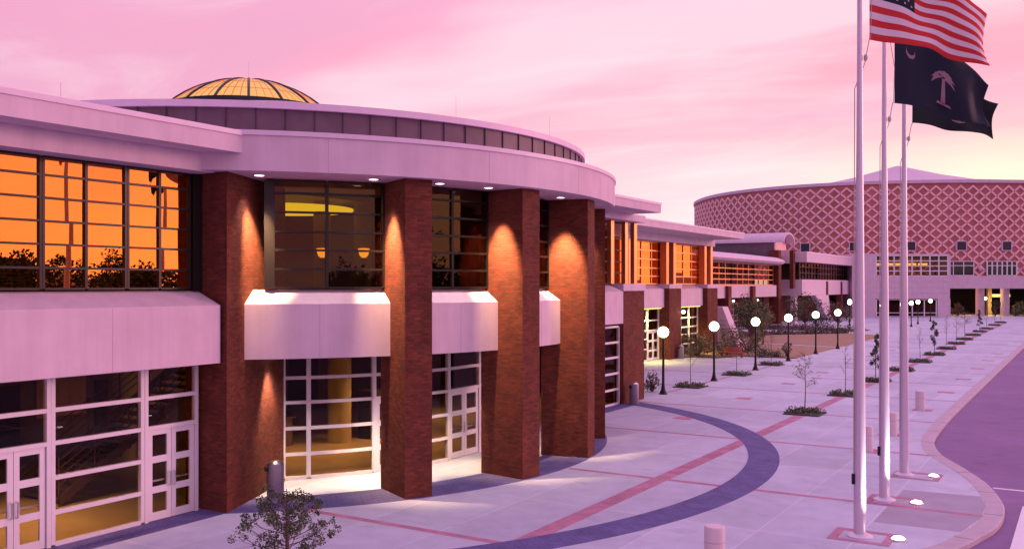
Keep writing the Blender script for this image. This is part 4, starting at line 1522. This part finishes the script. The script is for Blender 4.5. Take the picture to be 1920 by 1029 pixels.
for k in range(13):
    a = radians(20 + 320 * k / 12 * 0.5 + 20)
cres = []
A0, A1 = radians(-20), radians(200)
outer = [(0.17 + 0.065 * cos(A0 + (A1 - A0) * k / 12) * 0.8, 0.27 + 0.085 * sin(A0 + (A1 - A0) * k / 12)) for k in range(13)]
inn = [(0.17 + 0.050 * cos(A0 + (A1 - A0) * k / 12) * 0.9, 0.245 + 0.060 * sin(A0 + (A1 - A0) * k / 12)) for k in range(13)]
for k in range(12):
    cres.append([outer[k], outer[k + 1], inn[k + 1], inn[k]])
palm = [[(0.515, 0.46), (0.545, 0.46), (0.555, 0.80), (0.505, 0.80)], [(0.47, 0.80), (0.59, 0.80), (0.61, 0.84), (0.45, 0.84)]]
for a in (-165, -135, -105, -75, -45, -15, 15, 165):
    ca, sa = cos(radians(a)), sin(radians(a))
    pu, pv = 0.53, 0.45
    L_ = 0.16
    palm.append([(pu - sa * 0.012, pv + ca * 0.015), (pu + ca * L_ * 0.55 - sa * 0.03, pv + sa * L_ * 0.6 + ca * 0.03), (pu + ca * L_ * 0.8, pv + sa * L_ + 0.07), (pu + ca * L_ * 0.5 + sa * 0.02, pv + sa * L_ * 0.6 - ca * 0.02)])
decal(f2, cres, 'crescent', M['emblem'], sc)
decal(f2, palm, 'palm_tree', M['emblem'], sc)
f3 = flag_fn((XPS[2] + 0.22, PY[2] + 0.13), 2.0, 2.65, 1.35, 0.52, 0.14, 3.6, 13.15)
pm = cloth('flag', f3, 48, 30, lambda u, v: 0, [M['flag_black']], 'charcoal flag with a small pale emblem on the farthest pole')
em = [[(0.55 + 0.065 * cos(2 * pi * k / 18) * (1 + 0.25 * sin(3 * 2 * pi * k / 18)), 0.76 + 0.07 * sin(2 * pi * k / 18)) for k in range(18)],
      [(0.80, 0.62), (0.86, 0.60), (0.97, 0.72), (0.95, 0.76), (0.86, 0.67)]]
decal(f3, em[:1], 'seal', M['emblem'], pm)
decal(f3, em[1:], 'ribbon', M['emblem'], pm)


# ------------------------------------------------------------------ planting
def branchy(rng, h, n, spread, m, up=0.6, r0=0.03, start=0.45):
    """trunk with limbs; returns twig tips"""
    tips = []
    pts = [(0, 0, 0)]
    x = y = 0
    for k in range(1, 7):
        x += rng.uniform(-0.03, 0.03); y += rng.uniform(-0.03, 0.03)
        pts.append((x, y, h * k / 6))
    m.tube(pts, [r0 * (1 - 0.13 * k) for k in range(7)], 6)
    for k in range(n):
        t = start + (0.97 - start) * (k + rng.random()) / n
        i = min(int(t * 6), 5)
        fr = t * 6 - i
        b = Vector(pts[i]).lerp(Vector(pts[i + 1]), fr)
        a = rng.uniform(0, 2 * pi)
        L = spread * rng.uniform(0.5, 1.0) * (1.15 - 0.6 * (t - start) / (1 - start))
        q = b + Vector((cos(a) * L * 0.6, sin(a) * L * 0.6, L * up * 0.5))
        e = b + Vector((cos(a) * L, sin(a) * L, L * up * rng.uniform(0.8, 1.3)))
        m.tube([b, q, e], [r0 * 0.36, r0 * 0.25, r0 * 0.1], 4, cap=False)
        tips.append(tuple(e)); tips.append(tuple(q))
        for s in range(2):
            a2 = a + rng.uniform(-1, 1)
            e2 = q + Vector((cos(a2) * L * 0.5, sin(a2) * L * 0.5, L * up * rng.uniform(0.2, 0.8)))
            m.tube([q, e2], [r0 * 0.18, r0 * 0.07], 3, cap=False)
            tips.append(tuple(e2))
    return tips


def make_tree(seed, h, n, spread, leaves, lsize, lrad, mats, up=0.6, r0=0.03, start=0.45, name='young_tree'):
    rng = random.Random(seed)
    t = local(thing(name, (0, 0, 0), 'x', 'tree'))
    m = MB()
    tips = branchy(rng, h, n, spread, m, up, r0, start)
    m.build('trunk', M['bark'], t)
    if leaves:
        f = MB()
        f.leaves(rng, tips, lrad, leaves, lsize, mats=[0, 0, 1])
        f.build('crown', [M[mats[0]], M[mats[1]]], t)
    return t


def make_column_tree(seed, h, name='young_tree'):
    """narrow evergreen with a ragged outline"""
    rng = random.Random(seed)
    t = local(thing(name, (0, 0, 0), 'x', 'tree'))
    m = MB()
    m.tube([(0, 0, 0), (0.02, 0.0, h * 0.5), (0, 0.02, h)], [0.03, 0.022, 0.008], 6)
    cs, rs = [], []
    for k in range(14):
        z = h * (0.34 + 0.64 * k / 13)
        w = 0.36 * (1 - 0.75 * (k / 13)) * rng.uniform(0.55, 1.2)
        a = rng.uniform(0, 2 * pi)
        c = (cos(a) * w, sin(a) * w, z)
        m.tube([(0, 0, z - 0.12), c], [0.010, 0.004], 4, cap=False)
        cs.append(c); rs.append(rng.uniform(0.12, 0.24) * (1 - 0.3 * k / 13))
    m.build('trunk', M['bark'], t)
    MB().leaves(rng, cs, rs, 1100, 0.11, mats=[0, 0, 1]).build('crown', [M['leafB'], M['leafA']], t)
    return t


T_sparse = make_tree(11, 2.95, 22, 0.62, 420, 0.065, 0.14, ('leafC', 'leafA'), 0.5, 0.030, 0.42)
T_bare = make_tree(12, 2.95, 15, 0.45, 60, 0.05, 0.12, ('leafC', 'leafD'), 1.1, 0.026, 0.40)
T_ever = make_column_tree(13, 2.95)
TREES = [(-11.3, 44.6, T_sparse, 'sparse leafed young tree in the nearest planting square left of the poles'),
         (-11.3, 53.2, T_bare, 'nearly bare sapling in the second planting square from the front'),
         (-11.3, 61.8, T_ever, 'narrow evergreen sapling between the first and second flagpoles'),
         (-11.2, 70.6, T_bare, 'nearly bare sapling seen between the middle and third flagpoles'),
         (-11.2, 79.2, T_bare, 'bare sapling just right of the third flagpole'),
         (-11.3, 88.0, T_ever, 'dark narrow evergreen sapling right of the third flagpole'),
         (-11.4, 96.8, T_bare, 'bare sapling in the planting square beyond the dark evergreen sapling'),
         (-11.5, 105.6, T_bare, 'bare sapling two squares beyond the dark evergreen sapling'),
         (-11.6, 114.4, T_sparse, 'thin leafed sapling three squares beyond the dark evergreen sapling'),
         (-11.9, 134.5, T_ever, 'narrow evergreen sapling in front of the dark terrace undercroft'),
         (-11.9, 144, T_bare, 'bare sapling in the far plaza before the terrace, third from the end'),
         (-11.9, 157, T_bare, 'bare sapling in the far plaza before the terrace, second from the end'),
         (-11.9, 169, T_bare, 'bare sapling at the far end of the plaza row'),
         (-20.05, 52.8, T_bare, 'thin bare sapling between the first and second globe lamps'),
         (-20.1, 61.5, T_bare, 'thin bare sapling between the second and third globe lamps'),
         (-20.4, 70.6, T_bare, 'thin bare sapling between the third and fourth globe lamps')]


def make_pit(seed):
    rng = random.Random(seed)
    t = local(thing('planting_square', (0, 0, 0), 'x', 'planting bed', 'square ground cover beds in the plaza'))
    MB().box(-0.72, 0.72, -0.72, 0.72, -0.04, 0.016).build('soil', M['mulch'], t)
    m = MB()
    cs = [(rng.uniform(-0.62, 0.62), rng.uniform(-0.62, 0.62), 0.08) for _ in range(110)]
    m.box(-0.70, 0.70, -0.70, 0.70, 0.018, 0.045, 2)
    m.leaves(rng, cs, 0.18, 760, 0.11, mats=[0, 1, 2])
    for i, v in enumerate(m.v):
        m.v[i] = (max(-0.74, min(0.74, v[0])), max(-0.74, min(0.74, v[1])), max(0.02, v[2]))
    m.build('ground_cover', [M['leafA'], M['leafC'], M['leafB']], t)
    return t


PITL = ['nearest in the plaza row left of the flagpoles', 'second in the plaza row left of the flagpoles', 'third in the plaza row, touching the nearest flagpole', 'between the middle and third flagpoles',
        'just right of the third flagpole', 'under the dark evergreen sapling right of the poles', 'one beyond the dark evergreen sapling', 'two beyond the dark evergreen sapling', 'three beyond the dark evergreen sapling',
        'under the evergreen before the terrace undercroft', 'third from the far end of the plaza row', 'second from the far end of the plaza row', 'last at the far end of the plaza row',
        'between the first and second globe lamps', 'between the second and third globe lamps', 'between the third and fourth globe lamps']
pits = [make_pit(5), make_pit(6)]
used_t, used_p = set(), set()
rr = random.Random(4)
for i, (x, y, pr, l) in enumerate(TREES):
    o = pr if id(pr) not in used_t else copy_tree(pr)
    used_t.add(id(pr))
    o.location = (x, y, 0)
    o.rotation_euler = (0, 0, 0.3 + i * 1.3)
    sc_ = rr.uniform(0.92, 1.08)
    o.scale = (sc_, sc_, sc_)
    o['label'] = l
    o['group'] = 'saplings in rows on the plaza'
    pr_ = pits[i % 2]
    q = pr_ if id(pr_) not in used_p else copy_tree(pr_)
    used_p.add(id(pr_))
    q.location = (x, y, 0)
    q.scale = (1.15, 1.15, 1.1)
    q.rotation_euler = (0, 0, (pi / 2) * (i % 4))
    q['label'] = 'ground cover bed ' + PITL[i]
p_extra = copy_tree(pits[0]); p_extra.location = (-11.7, 124.5, 0); p_extra.rotation_euler = (0, 0, 0); p_extra['label'] = 'square bed of low ground cover without a tree on the far plaza'

# foreground shrubby tree
rng = random.Random(77)
ft = thing('small_tree', (-14.25, 14.2, 0), 'bushy small evergreen tree in the bottom foreground before the leftmost pier', 'tree')
m = MB()
ORG[ft.name] = Vector((0, 0, 0))
ft.scale = (0.86, 0.86, 0.84)
tips = []
m.tube([(0, 0, 0), (0.02, 0.01, 0.7), (-0.03, 0.03, 1.4), (0.0, 0.0, 2.1)], [0.05, 0.042, 0.028, 0.008], 7)
for k in range(40):
    z = 0.35 + 1.55 * ((k + rng.random()) / 40) ** 1.15
    a = k * 2.4 + rng.uniform(-0.5, 0.5)
    L = (1.15 - 0.40 * max(0, z - 0.6) / 1.0) * rng.uniform(0.40, 1.15)
    L = max(L, 0.22)
    q = Vector((cos(a) * L * 0.55, sin(a) * L * 0.55, z + 0.10 * L))
    e = Vector((cos(a) * L, sin(a) * L, z + 0.42 * L))
    m.tube([(0, 0, z - 0.1), q, e], [0.014, 0.009, 0.003], 4, cap=False)
    tips += [tuple(e), tuple(q), tuple((q + e) / 2)]
    for s in range(3):
        a2 = a + rng.uniform(-0.9, 0.9)
        e2 = q + Vector((cos(a2) * L * 0.5, sin(a2) * L * 0.5, rng.uniform(-0.05, 0.35) * L))
        m.tube([q, e2], [0.006, 0.002], 3, cap=False)
        tips.append(tuple(e2))
m.build('trunk', M['bark'], ft)
MB().leaves(rng, [q for k, q in enumerate(tips) if (k * 7919) % 5 < 3], 0.115, 5600, 0.070, mats=[0, 0, 1, 1, 2]).build('crown', [M['leafA'], M['leafB'], M['leafC']], ft)


def make_bush(name, seed, r, h, n, size, mats, label, cat='shrub', trunk=0.0, lumps=16, loc=(0, 0)):
    rng = random.Random(seed)
    t = thing(name, (loc[0], loc[1], 0), label, cat)
    ORG[t.name] = Vector((0, 0, 0))
    cs, rs = [], []
    m = MB()
    for k in range(lumps):
        a = rng.uniform(0, 2 * pi)
        q = sqrt(rng.random()) * r * 0.8
        z = trunk + (h - trunk) * (0.12 + 0.76 * rng.random() * (1 - 0.45 * (q / r) ** 2))
        cs.append((cos(a) * q, sin(a) * q, z)); rs.append(rng.uniform(0.22, 0.42) * r)
        m.tube([(0, 0, trunk * 0.6), (cos(a) * q * 0.5, sin(a) * q * 0.5, z * 0.65), cs[-1]], [0.02 + 0.012 * h, 0.012 + 0.006 * h, 0.006], 5, cap=False)
    if trunk:
        m.tube([(0, 0, 0), (0.04, 0, trunk * 0.7), (0, 0.03, h * 0.6)], [0.05 + 0.015 * h, 0.04 + 0.01 * h, 0.02], 7)
    m.build('stem' if not trunk else 'trunk', M['bark'], t)
    MB().leaves(rng, cs, rs, n, size, mats=list(range(len(mats)))).build('foliage' if not trunk else 'crown', [M[q] for q in mats], t)
    return t


BUSH = [
    ('shrub', (-28.0, 75.6), 1.5, 2.7, 900, 0.20, ('leafC', 'leafA', 'leafD'), 'olive brown shrub before the farther lit entrance of the wing', 0),
    ('shrub', (-26.6, 78.8), 1.4, 3.0, 900, 0.20, ('leafC', 'leafB', 'leafD'), 'tall dull shrub behind the second globe lamp', 0),
    ('shrub', (-26.3, 83.6), 1.7, 2.9, 900, 0.20, ('leafC', 'leafA', 'leafC'), 'wide olive shrub behind the low red seat', 0),
    ('shrub', (-29.2, 76.6), 1.0, 1.1, 500, 0.16, ('leafB', 'leafA', 'leafB'), 'low dark shrub against the wing glazing', 0),
    ('shrub', (-23.4, 77.8), 1.3, 0.8, 600, 0.15, ('leafB', 'leafB', 'leafA'), 'low dark hedge shrub at the bed edge by the third globe lamp', 0),
    ('shrub', (-25.6, 79.6), 1.3, 1.0, 600, 0.15, ('leafB', 'leafD', 'leafB'), 'low dark shrub left of the third globe lamp', 0),
    ('shrub', (-21.6, 79.3), 0.55, 1.6, 260, 0.14, ('leafB', 'leafA', 'leafC'), 'slim upright shrub right of the fourth globe lamp', 0),
    ('shrub', (-22.3, 78.6), 0.8, 0.55, 300, 0.13, ('leafB', 'leafA', 'leafB'), 'small low shrub at the lawn corner by the fourth globe lamp', 0),
    ('garden_tree', (-31.0, 99.5), 2.1, 5.2, 1500, 0.26, ('leafC', 'leafA', 'leafB'), 'broad olive garden tree behind the third and fourth globe lamps', 0.7),
    ('garden_tree', (-28.0, 94.0), 1.3, 4.2, 900, 0.22, ('leafC', 'leafC', 'leafA'), 'pale slender garden tree left of the fourth globe lamp', 1.0),
    ('garden_tree', (-35.0, 112.0), 2.4, 5.0, 1300, 0.28, ('leafB', 'leafA', 'leafC'), 'dark garden tree beside the brick stair pier', 0.8),
    ('garden_tree', (-36.0, 142.0), 3.0, 5.2, 1500, 0.30, ('leafB', 'leafC', 'leafA'), 'dark rounded garden tree left of the wide leaning strut', 0.8),
    ('garden_tree', (-32.0, 146.0), 2.6, 3.6, 900, 0.28, ('leafB', 'leafD', 'leafC'), 'low dusky garden tree right of the wide leaning strut', 0.6),
    ('shrub', (-33.5, 139.0), 1.8, 2.0, 500, 0.24, ('leafB', 'leafB', 'leafB'), 'very dark round shrub between the fifth and sixth globe lamps', 0),
    ('shrub', (-36.0, 104.0), 1.9, 2.4, 700, 0.22, ('leafD', 'leafC', 'leafB'), 'russet shrub before the long wing windows', 0),
    ('shrub', (-21.0, 49.3), 0.55, 1.35, 260, 0.16, ('leafB', 'leafA', 'leafC'), 'small dark shrub beside the detached brick pier', 0),
]
for i, (nm, loc, r, h, n, sz, mats, lab, tr) in enumerate(BUSH):
    make_bush(nm, 100 + i, r, h, n, sz, mats, lab, 'tree' if tr else 'shrub', tr, 18, loc)
for i, (X, Y, r, h, mats) in enumerate(((98.8, 184.0, 2.6, 3.4, ('leafC', 'leafA', 'leafB')), (103.5, 183, 3.0, 4.4, ('leafB', 'leafB', 'leafA')), (88.0, 185, 1.6, 2.6, ('leafD', 'leafC', 'leafB')), (94.0, 182.3, 0.9, 4.0, ('leafB', 'leafA', 'leafB')))):
    make_bush('shrub', 200 + i, r, h, 900, 0.30, mats, ['olive rounded shrub under the yellow strip light of the terrace', 'large dark shrub at the right end of the undercroft', 'russet shrub at the left end of the undercroft', 'slim dark evergreen before the left terrace column'][i], 'shrub', 0, 18, CW(X, Y))
# low hedges of the beds: nobody could count the plants
g = MB()
rng = random.Random(9)
cs = []
for k in range(170):
    t = rng.random()
    cs.append((-33 + 7.5 * t + rng.uniform(-0.8, 0.8), 113.5 + 8.5 * t + rng.uniform(-0.8, 0.8), 0.25))
for k in range(150):
    cs.append((rng.uniform(-40, -25.5), rng.uniform(127.5, 132.5), 0.3))
for k in range(110):
    cs.append((rng.uniform(-38, -33.5), rng.uniform(84, 110), 0.35))
g.leaves(rng, cs, 0.45, 4200, 0.26, mats=[0, 1, 2])
tag(g.build('ground_cover', [M['leafB'], M['leafA'], M['leafD']]), 'low dark ground cover planting in the beds around the brown lawn', 'ground cover', kind='stuff')
# low red seat in the bed
t = thing('red_seat', (-25.4, 76.1, 0), 'low curved red bench in front of the olive shrubs', 'bench')
MB().ring((-25.4, 77.3), 0.9, 1.35, 215, 325, 0.35, 0.45, 20).build('seat', M['red_seat'], t)
MB().ring((-25.4, 77.3), 0.82, 0.9, 215, 325, 0.45, 0.85, 20).build('backrest', M['red_seat'], t)
for a in (222, 270, 318):
    p = pol(1.12, a, (-25.4, 77.3))
    MB().box(p[0] - 0.08, p[0] + 0.08, p[1] - 0.12, p[1] + 0.12, 0, 0.349).build('leg', M['red_seat'], t)

# far woods across the road, seen mirrored in the glazing
g = MB()
rng = random.Random(21)
for k in range(130):
    x = 60 + 90 * rng.random()
    y = -30 + 330 * k / 130 + rng.uniform(-3, 3)
    x = 95 + rng.uniform(0, 60)
    h = rng.uniform(7.5, 12.5)
    g.tube([(x, y, -0.13), (x, y, h * 0.6)], [0.3, 0.15], 6)
    cs = [(x + rng.uniform(-2.5, 2.5), y + rng.uniform(-2.5, 2.5), h * rng.uniform(0.08, 0.95) ** 1.1) for _ in range(9)]
    cs += [(x + rng.uniform(-3.5, 3.5), y + rng.uniform(-2, 2), rng.uniform(0.5, 4.5)) for _ in range(6)]
    g.leaves(rng, cs, 2.4, 1500, 0.8, m=1)
for k in range(150):
    cs = [(118 + rng.uniform(-6, 6), -30 + 2.2 * k + rng.uniform(-1.2, 1.2), rng.uniform(0.6, 7.2)) for _ in range(3)]
    g.leaves(rng, cs, 2.3, 330, 0.9, m=1)
tag(g.build('far_wood', [M['bark'], M['leafB']]), 'dark tree line across the road mirrored in the windows', 'trees', kind='stuff')
